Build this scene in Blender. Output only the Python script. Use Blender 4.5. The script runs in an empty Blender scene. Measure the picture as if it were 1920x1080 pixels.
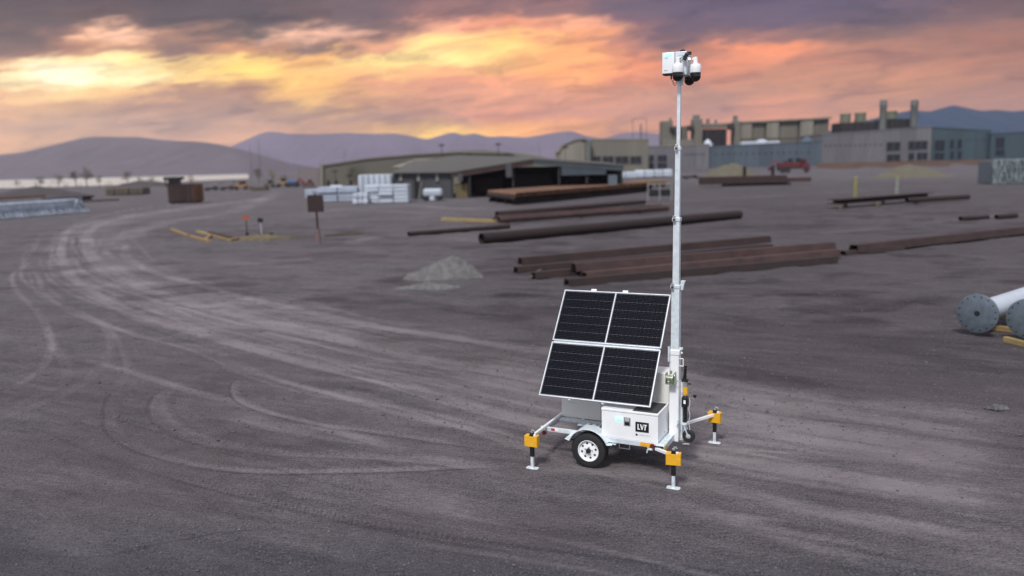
import bpy, bmesh, math, random
import numpy as np
from mathutils import Vector, Matrix
random.seed(7)
D2R = math.radians
SC = bpy.context.scene
COL = SC.collection

# ------------------------------------------------------------------ camera
F, HY, ROLL, CH = 1500.0, 310.0, 0.025, 5.65
PITCH = math.atan((540 - HY) * math.cos(ROLL) / F)
FW = np.array([0, math.cos(PITCH), -math.sin(PITCH)])
_u0 = np.array([0, math.sin(PITCH), math.cos(PITCH)]); _r0 = np.array([1., 0, 0])
RT = _r0 * math.cos(ROLL) - _u0 * math.sin(ROLL)
UP = _u0 * math.cos(ROLL) + _r0 * math.sin(ROLL)
def ray(x, y): return FW + RT * (x - 960) / F + UP * (540 - y) / F
def g(x, y, z=0.0):
    d = ray(x, y); t = (z - CH) / d[2]
    return np.array([d[0] * t, d[1] * t, z])
def at(x, y, dist):
    d = ray(x, y); return np.array([0, 0, CH]) + d * (dist / d[1])

cam_d = bpy.data.cameras.new('camera'); cam = bpy.data.objects.new('camera', cam_d); COL.objects.link(cam)
cam_d.sensor_width = 36; cam_d.lens = F / 1920 * 36
cam_d.clip_start = 0.1; cam_d.clip_end = 30000
cam.matrix_world = Matrix(((RT[0], UP[0], -FW[0], 0), (RT[1], UP[1], -FW[1], 0), (RT[2], UP[2], -FW[2], CH), (0, 0, 0, 1)))
cam_d.dof.use_dof = True; cam_d.dof.focus_distance = 14.3; cam_d.dof.aperture_fstop = 0.40
SC.camera = cam

# ------------------------------------------------------------------ exposure
EXPO = 1.0
SC.view_settings.view_transform = 'Standard'; SC.view_settings.look = 'None'
SC.view_settings.exposure = EXPO; SC.view_settings.gamma = 1; SC.view_settings.use_curve_mapping = False
SC.cycles.use_denoising = True
SC.cycles.max_bounces = 6; SC.cycles.volume_bounces = 1
SC.cycles.sample_clamp_indirect = 5

# ------------------------------------------------------------------ sky (procedural sunset clouds)
def s2l(c):
    return [(v / 255 / 12.92 if v <= 10 else ((v / 255 + .055) / 1.055) ** 2.4) for v in c]
world = bpy.data.worlds.new('World'); SC.world = world; world.use_nodes = True
nt = world.node_tree; nt.nodes.clear()
class N:
    """small helper around a node tree"""
    def __init__(s, nt): s.nt = nt
    def n(s, typ, **k):
        nd = s.nt.nodes.new(typ)
        for a, b in k.items(): setattr(nd, a, b)
        return nd
    def inp(s, sock, v):
        if hasattr(v, 'links') or isinstance(v, bpy.types.NodeSocket): s.nt.links.new(v, sock)
        else: sock.default_value = v
    def m(s, op, a, b=0.0, c=0.0, clamp=False):
        nd = s.n('ShaderNodeMath', operation=op, use_clamp=clamp)
        s.inp(nd.inputs[0], a); s.inp(nd.inputs[1], b); s.inp(nd.inputs[2], c); return nd.outputs[0]
    def mr(s, v, a, b, c=0.0, d=1.0, smooth=False):
        nd = s.n('ShaderNodeMapRange', interpolation_type='SMOOTHSTEP' if smooth else 'LINEAR', clamp=True)
        s.inp(nd.inputs[0], v)
        for i, q in enumerate((a, b, c, d)): s.inp(nd.inputs[1 + i], q)
        return nd.outputs[0]
    def mix(s, f, a, b, blend='MIX'):
        nd = s.n('ShaderNodeMix', data_type='RGBA', blend_type=blend); nd.clamp_factor = True
        s.inp(nd.inputs[0], f)
        for i, q in ((6, a), (7, b)):
            if isinstance(q, (list, tuple)): q = tuple(q)[:3] + (1,)
            s.inp(nd.inputs[i], q)
        return nd.outputs[2]
    def noise(s, vec, scale, detail=4, rough=.55, dist=0, color=False):
        nd = s.n('ShaderNodeTexNoise'); s.inp(nd.inputs['Vector'], vec)
        nd.inputs['Scale'].default_value = scale; nd.inputs['Detail'].default_value = detail
        nd.inputs['Roughness'].default_value = rough; nd.inputs['Distortion'].default_value = dist
        return nd.outputs[1 if color else 0]
    def comb(s, x, y, z=0.0):
        nd = s.n('ShaderNodeCombineXYZ')
        for i, q in enumerate((x, y, z)): s.inp(nd.inputs[i], q)
        return nd.outputs[0]
    def sep(s, v):
        nd = s.n('ShaderNodeSeparateXYZ'); s.inp(nd.inputs[0], v); return nd.outputs
    def ramp(s, f, stops, interp='LINEAR'):
        nd = s.n('ShaderNodeValToRGB'); s.inp(nd.inputs[0], f)
        cr = nd.color_ramp; cr.interpolation = interp
        while len(cr.elements) < len(stops): cr.elements.new(0.5)
        for e, (p, c) in zip(cr.elements, stops):
            e.position = p; e.color = tuple(c)[:3] + (1,)
        return nd.outputs[0]

# rows: height above the horizon (in units of 1/1500 rad), colours from left to right
SKYROWS = [
 (22,  [(232,184,132),(228,180,130),(218,172,130),(215,168,135),(215,168,138),(225,175,125),(255,205,112),(255,226,120),(255,202,110),(255,188,105),(232,168,115),(225,158,118),(225,155,115),(218,150,112),(200,145,110),(190,140,108),(185,135,105)]),
 (62,  [(226,180,135),(215,172,132),(205,165,132),(208,165,135),(212,168,138),(208,165,130),(232,186,120),(255,212,118),(252,186,112),(246,176,112),(212,155,120),(212,150,118),(222,155,115),(215,150,112),(200,145,110),(190,140,108),(185,135,105)]),
 (92,  [(216,175,140),(205,168,135),(200,162,132),(200,162,132),(205,165,135),(194,155,125),(190,150,125),(212,160,130),(232,162,125),(215,155,125),(205,150,125),(195,145,120),(215,150,115),(205,148,112),(205,148,108),(195,140,105),(190,135,102)]),
 (122, [(228,182,142),(220,178,136),(190,150,122),(176,142,120),(182,146,122),(238,194,125),(225,175,130),(222,164,135),(230,168,135),(225,160,125),(200,150,125),(190,145,122),(190,142,118),(200,145,112),(200,145,108),(190,138,105),(182,130,100)]),
 (150, [(240,196,152),(242,208,155),(238,198,142),(205,160,125),(198,154,124),(242,192,120),(220,166,130),(224,164,135),(230,165,130),(245,175,120),(230,156,120),(215,148,118),(210,150,118),(200,145,115),(195,140,112),(185,132,105),(180,128,100)]),
 (172, [(255,238,190),(255,252,225),(255,243,198),(255,220,150),(255,218,130),(250,204,125),(246,200,140),(236,180,135),(240,185,130),(247,177,120),(228,152,115),(225,150,118),(225,152,118),(205,145,118),(185,134,112),(180,130,108),(175,125,100)]),
 (194, [(215,172,138),(255,240,198),(255,235,180),(255,220,150),(255,222,135),(235,185,125),(252,225,155),(255,230,165),(248,205,140),(242,176,124),(212,146,118),(195,138,118),(235,155,118),(188,136,116),(168,126,110),(172,126,108),(168,120,99)]),
 (214, [(140,112,100),(180,135,112),(200,155,125),(145,116,106),(225,170,128),(150,122,110),(215,165,138),(255,222,160),(250,205,140),(235,170,130),(180,132,120),(142,114,118),(160,120,115),(150,118,112),(150,118,108),(165,122,108),(160,115,98)]),
 (240, [(120,100,92),(140,110,98),(250,205,178),(172,134,114),(112,98,94),(244,198,176),(145,116,110),(238,178,155),(225,158,132),(245,182,152),(135,108,118),(122,104,120),(112,100,120),(115,100,114),(120,102,110),(140,110,108),(130,102,98)]),
 (268, [(114,94,88),(106,91,88),(118,94,88),(95,84,86),(98,88,90),(130,108,104),(124,106,112),(155,120,118),(152,118,118),(150,118,120),(118,104,120),(114,102,122),(108,98,120),(108,98,118),(112,98,114),(118,98,108),(116,94,98)]),
 (320, [(100,88,88),(98,86,88),(90,78,82),(92,80,84),(95,84,88),(98,88,94),(108,96,106),(118,100,112),(124,104,116),(122,104,122),(116,102,124),(134,101,120),(112,100,124),(104,96,120),(108,98,118),(116,100,112),(112,94,104)]),
]
W = N(nt)
tc = W.n('ShaderNodeTexCoord')
sx, sy, sz = W.sep(tc.outputs['Generated'])
az = W.m('ARCTAN2', sx, sy)
el = W.m('ARCSINE', sz)
ca = W.m('MAXIMUM', W.m('COSINE', az), 0.75)
E0 = W.m('DIVIDE', el, ca)
# slanted, horizontally stretched cloud coordinates
slant = W.m('MULTIPLY_ADD', az, -0.10, E0)
cv = W.comb(W.m('MULTIPLY', az, 7.0), W.m('MULTIPLY', slant, 26.0), 0.0)
w1 = W.noise(cv, 1.0, 5, .6, .3, color=True)
w2 = W.noise(cv, 3.1, 8, .68, .2, color=True)
a1, b1, c1 = W.sep(w1); a2, b2, c2 = W.sep(w2)
def cen(v, k): return W.m('MULTIPLY_ADD', v, k, -k * 0.5)
azw = W.m('ADD', az, W.m('ADD', cen(a1, .19), cen(a2, .11)))
Ew = W.m('ADD', E0, W.m('ADD', cen(b1, .042), cen(b2, .040)))
A0 = math.atan(960 / 1500 * .985)
uu = W.mr(azw, -A0, A0)
cur = None; prevE = None
XS = [i / 16 for i in range(17)]
def upos(i):
    return (math.atan((i * 120 - 960) / 1500 * .985) + A0) / (2 * A0)
for r_, cols in SKYROWS:
    Er = r_ / 1500 * 1.02
    c = W.ramp(uu, [(upos(i), s2l(cl)) for i, cl in enumerate(cols)], 'EASE')
    cur = c if cur is None else W.mix(W.mr(Ew, prevE, Er, smooth=True), cur, c)
    prevE = Er
# streaky light and dark wisps over everything
ww = W.noise(W.comb(W.m('MULTIPLY', azw, 11.0), W.m('MULTIPLY', slant, 46.0), 3.0), 1.0, 8, .66, .6)
cur = W.mix(1.0, cur, W.ramp(ww, [(.30, (.66, .62, .65)), (.48, (1, 1, 1)), (.72, (1.35, 1.27, 1.18))]), 'MULTIPLY')
gm0 = W.n('ShaderNodeGamma'); W.inp(gm0.inputs[0], cur); gm0.inputs[1].default_value = 1.34; cur = W.mix(1.0, gm0.outputs[0], (1.21, 1.18, 1.13), 'MULTIPLY')
hs = W.n('ShaderNodeHueSaturation'); W.inp(hs.inputs['Color'], cur); hs.inputs['Saturation'].default_value = 1.0; hs.inputs['Hue'].default_value = .506; cur = hs.outputs[0]
# the overcast that goes on overhead and behind
oc = W.noise(tc.outputs['Generated'], 2.2, 6, .6, .4)
over = W.ramp(oc, [(.3, (.42, .45, .54)), (.7, (.66, .69, .78))])
fe = W.mr(E0, .26, .75, smooth=True)
fa = W.mr(W.m('ABSOLUTE', az), .75, 1.7, smooth=True)
cur = W.mix(W.m('MAXIMUM', fe, fa), cur, over)
# below the horizon: dark earth tone
cur = W.mix(W.mr(el, -.01, -.06), cur, (.08, .075, .08))
bg = W.n('ShaderNodeBackground'); nt.links.new(cur, bg.inputs[0]); bg.inputs[1].default_value = 2 ** (-EXPO) * 1.12
wo = W.n('ShaderNodeOutputWorld'); nt.links.new(bg.outputs[0], wo.inputs[0])

# soft daylight through the overcast
sun_d = bpy.data.lights.new('sun', 'SUN'); sun_d.energy = 1.5; sun_d.angle = D2R(10); sun_d.color = (1.0, .985, .97)
sun = bpy.data.objects.new('sun', sun_d); COL.objects.link(sun); sun.location = (0, 0, 60)
_sd = Vector((-math.sin(D2R(24)) * math.cos(D2R(50)), -math.cos(D2R(24)) * math.cos(D2R(50)), math.sin(D2R(50))))
sun.rotation_euler = _sd.to_track_quat('Z', 'Y').to_euler()

# ------------------------------------------------------------------ materials
MATS = {}
def mat(name, col, rough=.6, metal=0.0, var=.0, vscale=3.0, bump=0.0, bscale=40.0, spec=.5, emis=None, estr=1.0, col2=None, thr=(.45, .62), coat=0, coord='Object', stretch=None):
    if name in MATS: return MATS[name]
    m = bpy.data.materials.new(name); m.use_nodes = True
    t = m.node_tree; b = t.nodes['Principled BSDF']; K = N(t)
    b.inputs['Roughness'].default_value = rough; b.inputs['Metallic'].default_value = metal
    b.inputs['Specular IOR Level'].default_value = spec; b.inputs['Coat Weight'].default_value = coat
    c3 = tuple(col) + (1,)
    b.inputs['Base Color'].default_value = c3
    tcn = K.n('ShaderNodeTexCoord'); vec = tcn.outputs[coord]
    if stretch:
        mp = K.n('ShaderNodeMapping'); t.links.new(vec, mp.inputs[0]); mp.inputs['Scale'].default_value = stretch; vec = mp.outputs[0]
    if var or col2:
        nz = K.noise(vec, vscale, 6, .6, .2)
        out = K.mix(K.mr(nz, .3, .7), [c * (1 - var) for c in col], [min(1, c * (1 + var)) for c in col])
        if col2:
            nz2 = K.noise(vec, vscale * 1.7, 7, .65, .4)
            out = K.mix(K.mr(nz2, thr[0], thr[1]), out, col2)
        if 'rust' in name or 'brown_steel' in name or 'wrap' in name or 'cladding' in name or 'concrete' in name:
            oi = K.n('ShaderNodeObjectInfo'); v_ = K.mr(oi.outputs['Random'], 0, 1, .68 if 'steel' in name else .88, 1.4 if 'steel' in name else 1.12)
            out = K.mix(1.0, out, K.comb(v_, v_, v_), 'MULTIPLY')
        t.links.new(out, b.inputs['Base Color'])
        rr = K.mr(nz, .3, .7, max(0, rough - .1), min(1, rough + .12)); t.links.new(rr, b.inputs['Roughness'])
    if bump:
        nb = K.noise(vec, bscale, 5, .6)
        bn = K.n('ShaderNodeBump'); bn.inputs['Strength'].default_value = bump; bn.inputs['Distance'].default_value = .02
        t.links.new(nb, bn.inputs['Height']); t.links.new(bn.outputs[0], b.inputs['Normal'])
    if emis:
        b.inputs['Emission Color'].default_value = tuple(emis) + (1,); b.inputs['Emission Strength'].default_value = estr
    MATS[name] = m; return m

M_white = mat('white_powder_coat', (.86, .87, .87), .35, var=.05, vscale=2.5, col2=(.62, .60, .57), thr=(.64, .9), coat=.1)
M_white2 = mat('cream_powder_coat', (.86, .85, .80), .45, var=.04, vscale=2)
M_galv = mat('galvanised_steel', (0.7, 0.77, 0.79), .45, metal=.2, var=.14, vscale=14, bump=.05, bscale=60)
M_galvl = mat('pale_galvanised_mast', (.74, .80, .83), .4, metal=.25, var=.08, vscale=9)
M_alu = mat('aluminium_panel_frame', (0.6200, 0.6500, 0.6800), .35, metal=.3, var=.04)
M_cell = mat('silicon_cell', (0.003, 0.0035, 0.008), .5, var=.3, vscale=3, spec=.05)
M_gap = mat('panel_backsheet', (0.0950, 0.0930, 0.1000), .5)
M_bus = mat('panel_ribbon', (.04, .04, .045), .5)
M_black = mat('black_plastic', (.012, .012, .013), .4, var=.2, vscale=9)
M_rubber = mat('tyre_rubber', (.018, .018, .019), .75, var=.35, vscale=14, bump=.15, bscale=90, col2=(.06, .055, .05), thr=(.6, .8))
M_yel = mat('safety_yellow_paint', (.78, .40, .02), .45, var=.12, vscale=10, col2=(.45, .25, .05), thr=(.62, .75))
M_mat = mat('grit_mat', (.05, .047, .05), .9, var=.4, vscale=60, bump=.5, bscale=200)
M_glass = mat('smoked_dome', (.01, .009, .01), .12, spec=.6)
M_zinc = mat('zinc_winch', (.42, .46, .33), .35, metal=.7, var=.4, vscale=30)
M_led = mat('cyan_led', (.1, .8, .9), .4, emis=(.12, .75, 1.0), estr=2.6)
M_ledw = mat('white_led', (.9, .95, 1), .4, emis=(.8, .95, 1.0), estr=2.5)
M_lens = mat('red_lens', (.16, .02, .02), .25)
M_red = mat('red_reflector', (.55, .03, .03), .35)
M_ink = mat('black_decal', (.008, .008, .008), .5)
M_inkw = mat('white_decal', (.9, .9, .9), .5)
M_grey = mat('grey_print', (.45, .46, .48), .6)
M_chrome = mat('bright_steel', (.62, .62, .60), .3, metal=.8, var=.2, vscale=20)
M_rust = mat('rusted_steel', (0.0280, 0.0152, 0.0136), .85, var=.35, vscale=1.4, bump=.4, bscale=12, col2=(.02, .012, .012), thr=(.48, .62))
M_rust_o = mat('orange_rusted_steel', (0.1500, 0.0750, 0.0413), .85, var=.3, vscale=1.0, col2=(.10, .045, .03), thr=(.5, .66))
M_rust_r = mat('red_brown_steel', (0.0468, 0.0234, 0.0207), .8, var=.35, vscale=.8, bump=.3, bscale=8, col2=(.028, .015, .015), thr=(.48, .66))
M_dark = mat('painted_dark', (.012, .010, .010), .9)  # near-black paint, also standing in for shade inside pipes and openings
M_timber = mat('timber', (0.26, 0.165, 0.07), .75, var=.25, vscale=3, bump=.3, bscale=20, stretch=(1, 8, 8))
M_timber_y = mat('fresh_timber', (0.2890, 0.2125, 0.0850), .7, var=.2, vscale=3, bump=.2, bscale=20)
M_timber_d = mat('weathered_timber', (0.09, 0.07, 0.05), .85, var=.3, vscale=2)
M_wrap = mat('white_shrink_wrap', (0.44, 0.48, 0.54), .45, var=.12, vscale=2, bump=.3, bscale=4)
M_wrapb = mat('bluish_shrink_wrap', (0.34, 0.38, 0.46), .45, var=.15, vscale=1.5, bump=.3, bscale=4)
M_polew = mat('white_painted_pole', (0.4950, 0.5400, 0.5940), .35, var=.05, vscale=1)
M_flange = mat('galvanised_flange', (0.13, 0.16, 0.19), .5, metal=.4, var=.2, vscale=5)
M_concrete = mat('precast_concrete', (0.1365, 0.1313, 0.1404), .85, var=.16, vscale=.5, col2=(.10, .10, .105), thr=(.5, .7), stretch=(1.6, 1.6, .12))
M_conc_b = mat('bluish_cladding', (0.0648, 0.0864, 0.1080), .7, var=.16, vscale=.2, stretch=(1.6, 1.6, .12))
M_conc_t = mat('teal_grey_cladding', (0.0378, 0.0630, 0.0756), .7, var=.16, vscale=.2, stretch=(1.6, 1.6, .12))
M_beige = mat('beige_cladding', (0.1450, 0.1320, 0.1050), .75, var=.16, vscale=.15, stretch=(1.6, 1.6, .12))
M_beige_l = mat('pale_beige_roofing', (0.2150, 0.1950, 0.1550), .7, var=.22, vscale=.2, stretch=(1.6, 1.6, .12))
M_olive = mat('olive_hall_cladding', (0.1120, 0.1020, 0.0800), .8, var=.12, vscale=.12)
M_shedg = mat('grey_corrugated', (0.0560, 0.0560, 0.0600), .6, var=.15, vscale=.8)
M_shedb = mat('slate_blue_panel', (0.045, 0.06, 0.072), .6, var=.15, vscale=.4)
M_roofp = mat('pale_shed_roof', (0.0850, 0.0780, 0.0680), .7, var=.12, vscale=.3)
M_pane = mat('dark_glazing', (.012, .013, .02), .25)
M_acc = mat('dark_condenser_steel', (0.016, 0.015, 0.016), .7, var=.3, vscale=.4)
M_green = mat('pale_green_fan_stack', (0.1200, 0.1320, 0.0880), .7, var=.15, vscale=.4)
M_stack = mat('stack_concrete', (0.1269, 0.1313, 0.1225), .7, var=.15, vscale=.4)
M_mred = mat('red_machine_paint', (0.1120, 0.0126, 0.0140), .5, var=.2, vscale=2)
M_mori = mat('orange_machine_paint', (0.25, 0.12, 0.035), .5, var=.2, vscale=2)
M_sand = mat('sand', (0.1105, 0.0975, 0.0683), .95, var=.14, vscale=.6, bump=.5, bscale=6)
M_gravel = mat('pale_gravel', (0.120, 0.114, 0.112), .95, var=.3, vscale=3, bump=.8, bscale=25)
M_dirt = mat('dark_dirt', (0.055, 0.045, 0.045), .95, var=.25, vscale=.8, bump=.5, bscale=8)
M_embank = mat('orange_earth', (0.0840, 0.0464, 0.0304), .95, var=.22, vscale=.15, bump=.4, bscale=2)
M_signr = mat('rust_red_sign', (0.03, 0.012, 0.011), .7, var=.15, vscale=3)
M_pinkp = mat('faded_pink_sleeve', (0.17, 0.12, 0.11), .8, var=.2, vscale=4, col2=(.16, .07, .07), thr=(.5, .6))
M_orsign = mat('orange_sign', (0.3, 0.08, 0.05), .6)
M_bark = mat('bark', (.10, .075, .05), .9)
M_leaf = mat('dusty_foliage', (0.085, 0.08, 0.035), .8, var=.4, vscale=1.2)
M_leafd = mat('dark_foliage', (.06, .065, .03), .8, var=.4, vscale=1.2)
M_grass = mat('dry_grass', (0.1200, 0.0960, 0.0560), .9, var=.3, vscale=3)
M_bollard = mat('yellow_bollard', (0.1950, 0.1800, 0.0863), .6, var=.2, vscale=2)
M_bollw = mat('white_bollard', (0.2025, 0.2100, 0.1875), .6, var=.2, vscale=2)
M_blue = mat('blue_tarp', (0.05, 0.11, 0.25), .6)

# ------------------------------------------------------------------ mesh helper
class MB:
    def __init__(s): s.v = []; s.f = []
    def add(s, vs, fs):
        o = len(s.v); s.v += [tuple(map(float, v)) for v in vs]; s.f += [tuple(o + i for i in f) for f in fs]; return s
    def box(s, c, d, R=None):
        hx, hy, hz = d[0] / 2, d[1] / 2, d[2] / 2
        vs = [Vector((x, y, z)) for x in (-hx, hx) for y in (-hy, hy) for z in (-hz, hz)]
        if R is not None: vs = [R @ v for v in vs]
        c = Vector(c)
        return s.add([v + c for v in vs], [(0, 1, 3, 2), (4, 6, 7, 5), (0, 4, 5, 1), (2, 3, 7, 6), (0, 2, 6, 4), (1, 5, 7, 3)])
    def lohi(s, a, b): return s.box([(a[i] + b[i]) / 2 for i in range(3)], [abs(b[i] - a[i]) for i in range(3)])
    def bar(s, p0, p1, w, h, up=(0, 0, 1)):
        p0, p1 = Vector(p0), Vector(p1); d = p1 - p0; x = d.normalized(); up = Vector(up)
        y = up.cross(x)
        if y.length < 1e-4: y = Vector((0, 1, 0)).cross(x)
        y.normalize(); z = x.cross(y)
        R = Matrix((x, y, z)).transposed()
        return s.box((p0 + p1) / 2, (d.length, w, h), R)
    def tube(s, p0, p1, r0, r1=None, n=16, caps=True):
        r1 = r0 if r1 is None else r1
        p0, p1 = Vector(p0), Vector(p1); x = (p1 - p0).normalized()
        a = Vector((0, 0, 1)) if abs(x.z) < .9 else Vector((1, 0, 0))
        y = a.cross(x).normalized(); z = x.cross(y)
        vs = [p + (y * math.cos(2 * math.pi * i / n) + z * math.sin(2 * math.pi * i / n)) * r for p, r in ((p0, r0), (p1, r1)) for i in range(n)]
        fs = [(i, (i + 1) % n, n + (i + 1) % n, n + i) for i in range(n)]
        if caps: fs += [tuple(range(n))[::-1], tuple(range(n, 2 * n))]
        return s.add(vs, fs)
    def pipe(s, p0, p1, r, t, n=16):
        p0, p1 = Vector(p0), Vector(p1); x = (p1 - p0).normalized()
        a = Vector((0, 0, 1)) if abs(x.z) < .9 else Vector((1, 0, 0))
        y = a.cross(x).normalized(); z = x.cross(y)
        L = (p1 - p0).length
        dep = min(L * .2, r * 6)
        rings = [(p0 + x * dep, r - t), (p0, r - t), (p0, r), (p1, r), (p1, r - t), (p1 - x * dep, r - t)]
        vs = [p + (y * math.cos(2 * math.pi * i / n) + z * math.sin(2 * math.pi * i / n)) * q for p, q in rings for i in range(n)]
        fs = [(k * n + i, k * n + (i + 1) % n, (k + 1) * n + (i + 1) % n, (k + 1) * n + i) for k in range(5) for i in range(n)]
        fs += [tuple(range(n))[::-1], tuple(range(5 * n, 6 * n))]
        return s.add(vs, fs)
    def path(s, pts, r, n=8):
        for a, b in zip(pts[:-1], pts[1:]): s.tube(a, b, r, n=n)
        return s
    def lathe(s, prof, c=(0, 0, 0), axis='Z', n=32, R=None, caps=True):
        vs = []
        for r, h in prof:
            for i in range(n):
                t = 2 * math.pi * i / n
                if axis == 'Z': v = Vector((r * math.cos(t), r * math.sin(t), h))
                elif axis == 'Y': v = Vector((r * math.cos(t), h, r * math.sin(t)))
                else: v = Vector((h, r * math.cos(t), r * math.sin(t)))
                if R is not None: v = R @ v
                vs.append(v + Vector(c))
        fs = [(k * n + i, k * n + (i + 1) % n, (k + 1) * n + (i + 1) % n, (k + 1) * n + i) for k in range(len(prof) - 1) for i in range(n)]
        if caps and prof[0][0] > 1e-3: fs.append(tuple(range(n))[::-1])
        if caps and prof[-1][0] > 1e-3: fs.append(tuple(range((len(prof) - 1) * n, len(prof) * n)))
        return s.add(vs, fs)
    def prism(s, poly, a, b, axis='Y'):
        """poly of 2D points extruded along axis from a to b"""
        def P(p, h):
            return {'Y': (p[0], h, p[1]), 'Z': (p[0], p[1], h), 'X': (h, p[0], p[1])}[axis]
        n = len(poly)
        vs = [P(p, a) for p in poly] + [P(p, b) for p in poly]
        fs = [tuple(range(n)), tuple(range(n, 2 * n))[::-1]] + [(i, n + i, n + (i + 1) % n, (i + 1) % n) for i in range(n)]
        return s.add(vs, fs)
    def mesh(s, name, smooth=None):
        me = bpy.data.meshes.new(name); me.from_pydata(s.v, [], s.f)
        bm = bmesh.new(); bm.from_mesh(me)
        bmesh.ops.remove_doubles(bm, verts=bm.verts, dist=1e-6)
        bmesh.ops.recalc_face_normals(bm, faces=bm.faces); bm.to_mesh(me); bm.free()
        if smooth:
            for p in me.polygons: p.use_smooth = True
            me.set_sharp_from_angle(angle=D2R(smooth))
        return me
    def build(s, name, m, parent=None, smooth=None, bevel=0, loc=None):
        me = s.mesh(name, smooth); me.materials.append(m)
        o = bpy.data.objects.new(name, me); COL.objects.link(o)
        if parent is not None: o.parent = parent
        if loc is not None: o.location = loc
        if bevel:
            b = o.modifiers.new('bevel', 'BEVEL'); b.width = bevel; b.segments = 2; b.limit_method = 'ANGLE'; b.angle_limit = D2R(40)
        return o
def inst(name, me, parent=None, loc=(0, 0, 0), rot=None):
    o = bpy.data.objects.new(name, me); COL.objects.link(o)
    if parent is not None: o.parent = parent
    o.location = loc
    if rot: o.rotation_euler = rot
    return o
def tag(o, label=None, cat=None, group=None, kind=None):
    if label: o['label'] = label
    if cat: o['category'] = cat
    if group: o['group'] = group
    if kind: o['kind'] = kind
    return o
def thing(name, label, cat, loc=(0, 0, 0), rz=0, group=None):
    o = bpy.data.objects.new(name, None); COL.objects.link(o); o.empty_display_size = .3
    o.location = tuple(map(float, loc)); o.rotation_euler = (0, 0, rz)
    return tag(o, label, cat, group)
def copy_tree(o, parent=None):
    c = o.copy(); COL.objects.link(c); c.parent = parent
    for ch in list(o.children): copy_tree(ch, c)
    return c

# numpy value noise
_rng = np.random.RandomState(11)
_lat = _rng.rand(256, 256)
def vnoise(x, y):
    xi = np.floor(x).astype(int); yi = np.floor(y).astype(int)
    fx = x - xi; fy = y - yi; fx = fx * fx * (3 - 2 * fx); fy = fy * fy * (3 - 2 * fy)
    a = _lat[xi & 255, yi & 255]; b = _lat[(xi + 1) & 255, yi & 255]; c = _lat[xi & 255, (yi + 1) & 255]; d = _lat[(xi + 1) & 255, (yi + 1) & 255]
    return (a * (1 - fx) + b * fx) * (1 - fy) + (c * (1 - fx) + d * fx) * fy
def fbm(x, y, o=4, g_=.5):
    s = 0; a = 1; t = 0
    for i in range(o):
        s = s + a * vnoise(x * 2 ** i + 17.3 * i, y * 2 ** i + 5.1 * i); t += a; a *= g_
    return s / t
def sstep(a, b, x):
    t = np.clip((x - a) / (b - a), 0, 1); return t * t * (3 - 2 * t)
# ------------------------------------------------------------------ ground
LX = [-700, -436, -330, -300, -260, -215]
def lake_shore(az_px):   # distance of the near shore for a bearing given as x/y*1500
    return np.interp(az_px, [-960, -860, -760, -660, -560, -490], [470, 458, 468, 513, 650, 700])
def lake_mask(X, Y):
    Ys = np.maximum(Y, 1.0); a = X / Ys * 1500
    m = sstep(-6, 6, Y - lake_shore(a)) * (1 - sstep(-505, -470, a)) * (Y > 1) * (1 - sstep(3000, 3100, Y))
    return m
def terrain(X, Y):
    R = np.hypot(X, Y)
    a = X / np.maximum(Y, 1.0) * 1500
    z = (fbm(X * .045, Y * .045, 3) - .5) * .16 * sstep(18, 45, R)
    # low bank in front of the works
    z = z + 2.3 * sstep(388, 397, Y) * sstep(140, 420, a) * (Y > 1)
    z = z - 2.2 * lake_mask(X, Y)
    return z
def zt(x, y): return float(terrain(np.array([x]), np.array([y]))[0])
def gp(x, y):
    p = g(x, y); p[2] = zt(p[0], p[1]); return p

RR = [0.0] + list(4 * (75 / 4) ** (np.arange(640) / 639)) + list(75 * (6500 / 75) ** (np.arange(1, 190) / 189))
AA = list(np.linspace(-37, 37, 760)) + list(np.linspace(37, 323, 90)[1:-1])
RR = np.array(RR); AA = np.radians(np.array(AA)); nr, na = len(RR), len(AA)
GX = (RR[:, None] * np.sin(AA)[None, :]).ravel(); GY = (RR[:, None] * np.cos(AA)[None, :]).ravel()
GZ = terrain(GX, GY)

def zp(*pts): return [(x / 1.6875, 440 + y / 1.6875) for x, y in pts]   # points read off an enlargement
TR = []   # tyre tracks: ground polyline, half width, dust, tread mark
def track(pts, hw, s, dark=0.0):
    TR.append(([g(*p)[:2] for p in pts], hw, s, dark))
up1 = [(470, 366), (400, 374), (330, 383), (230, 396), (165, 412), (128, 432)]
track(up1 + zp((200, 20), (193, 60), (215, 120), (290, 180), (400, 240), (560, 292), (760, 350), (960, 402), (1200, 460), (1400, 520), (1600, 575)) + [(1300, 850), (1600, 900), (1920, 950)], .30, .8)
track([(500, 372), (420, 382), (340, 392), (250, 405), (190, 420), (162, 440)] + zp((275, 20), (282, 60), (330, 110), (430, 160), (560, 205), (750, 255), (950, 300), (1200, 358), (1400, 400), (1620, 440)) + [(1300, 770), (1600, 815), (1920, 862)], .42, 1.0)
track(zp((395, 30), (400, 70), (470, 110), (600, 150), (760, 195), (950, 240), (1200, 290), (1400, 320), (1620, 355)) + [(1100, 668), (1300, 705), (1600, 755), (1920, 800)], .28, 1.0)
track(zp((400, 10), (335, 40), (350, 80), (440, 140), (600, 190), (800, 245)), .3, .4)
track(zp((110, 80), (45, 120), (40, 150), (70, 200), (120, 245), (150, 300), (162, 350), (135, 415), (80, 460), (0, 510)), .14, .5)
track(zp((140, 130), (160, 180), (225, 230), (310, 275), (345, 320), (340, 385), (290, 450), (190, 510), (60, 560), (-60, 600)), .16, .32)
track(zp((350, 300), (375, 340), (402, 410), (380, 470), (310, 520)), .12, .4, .2)
track(zp((160, 340), (210, 410), (200, 460), (120, 510), (20, 570)), .18, .4)
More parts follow.
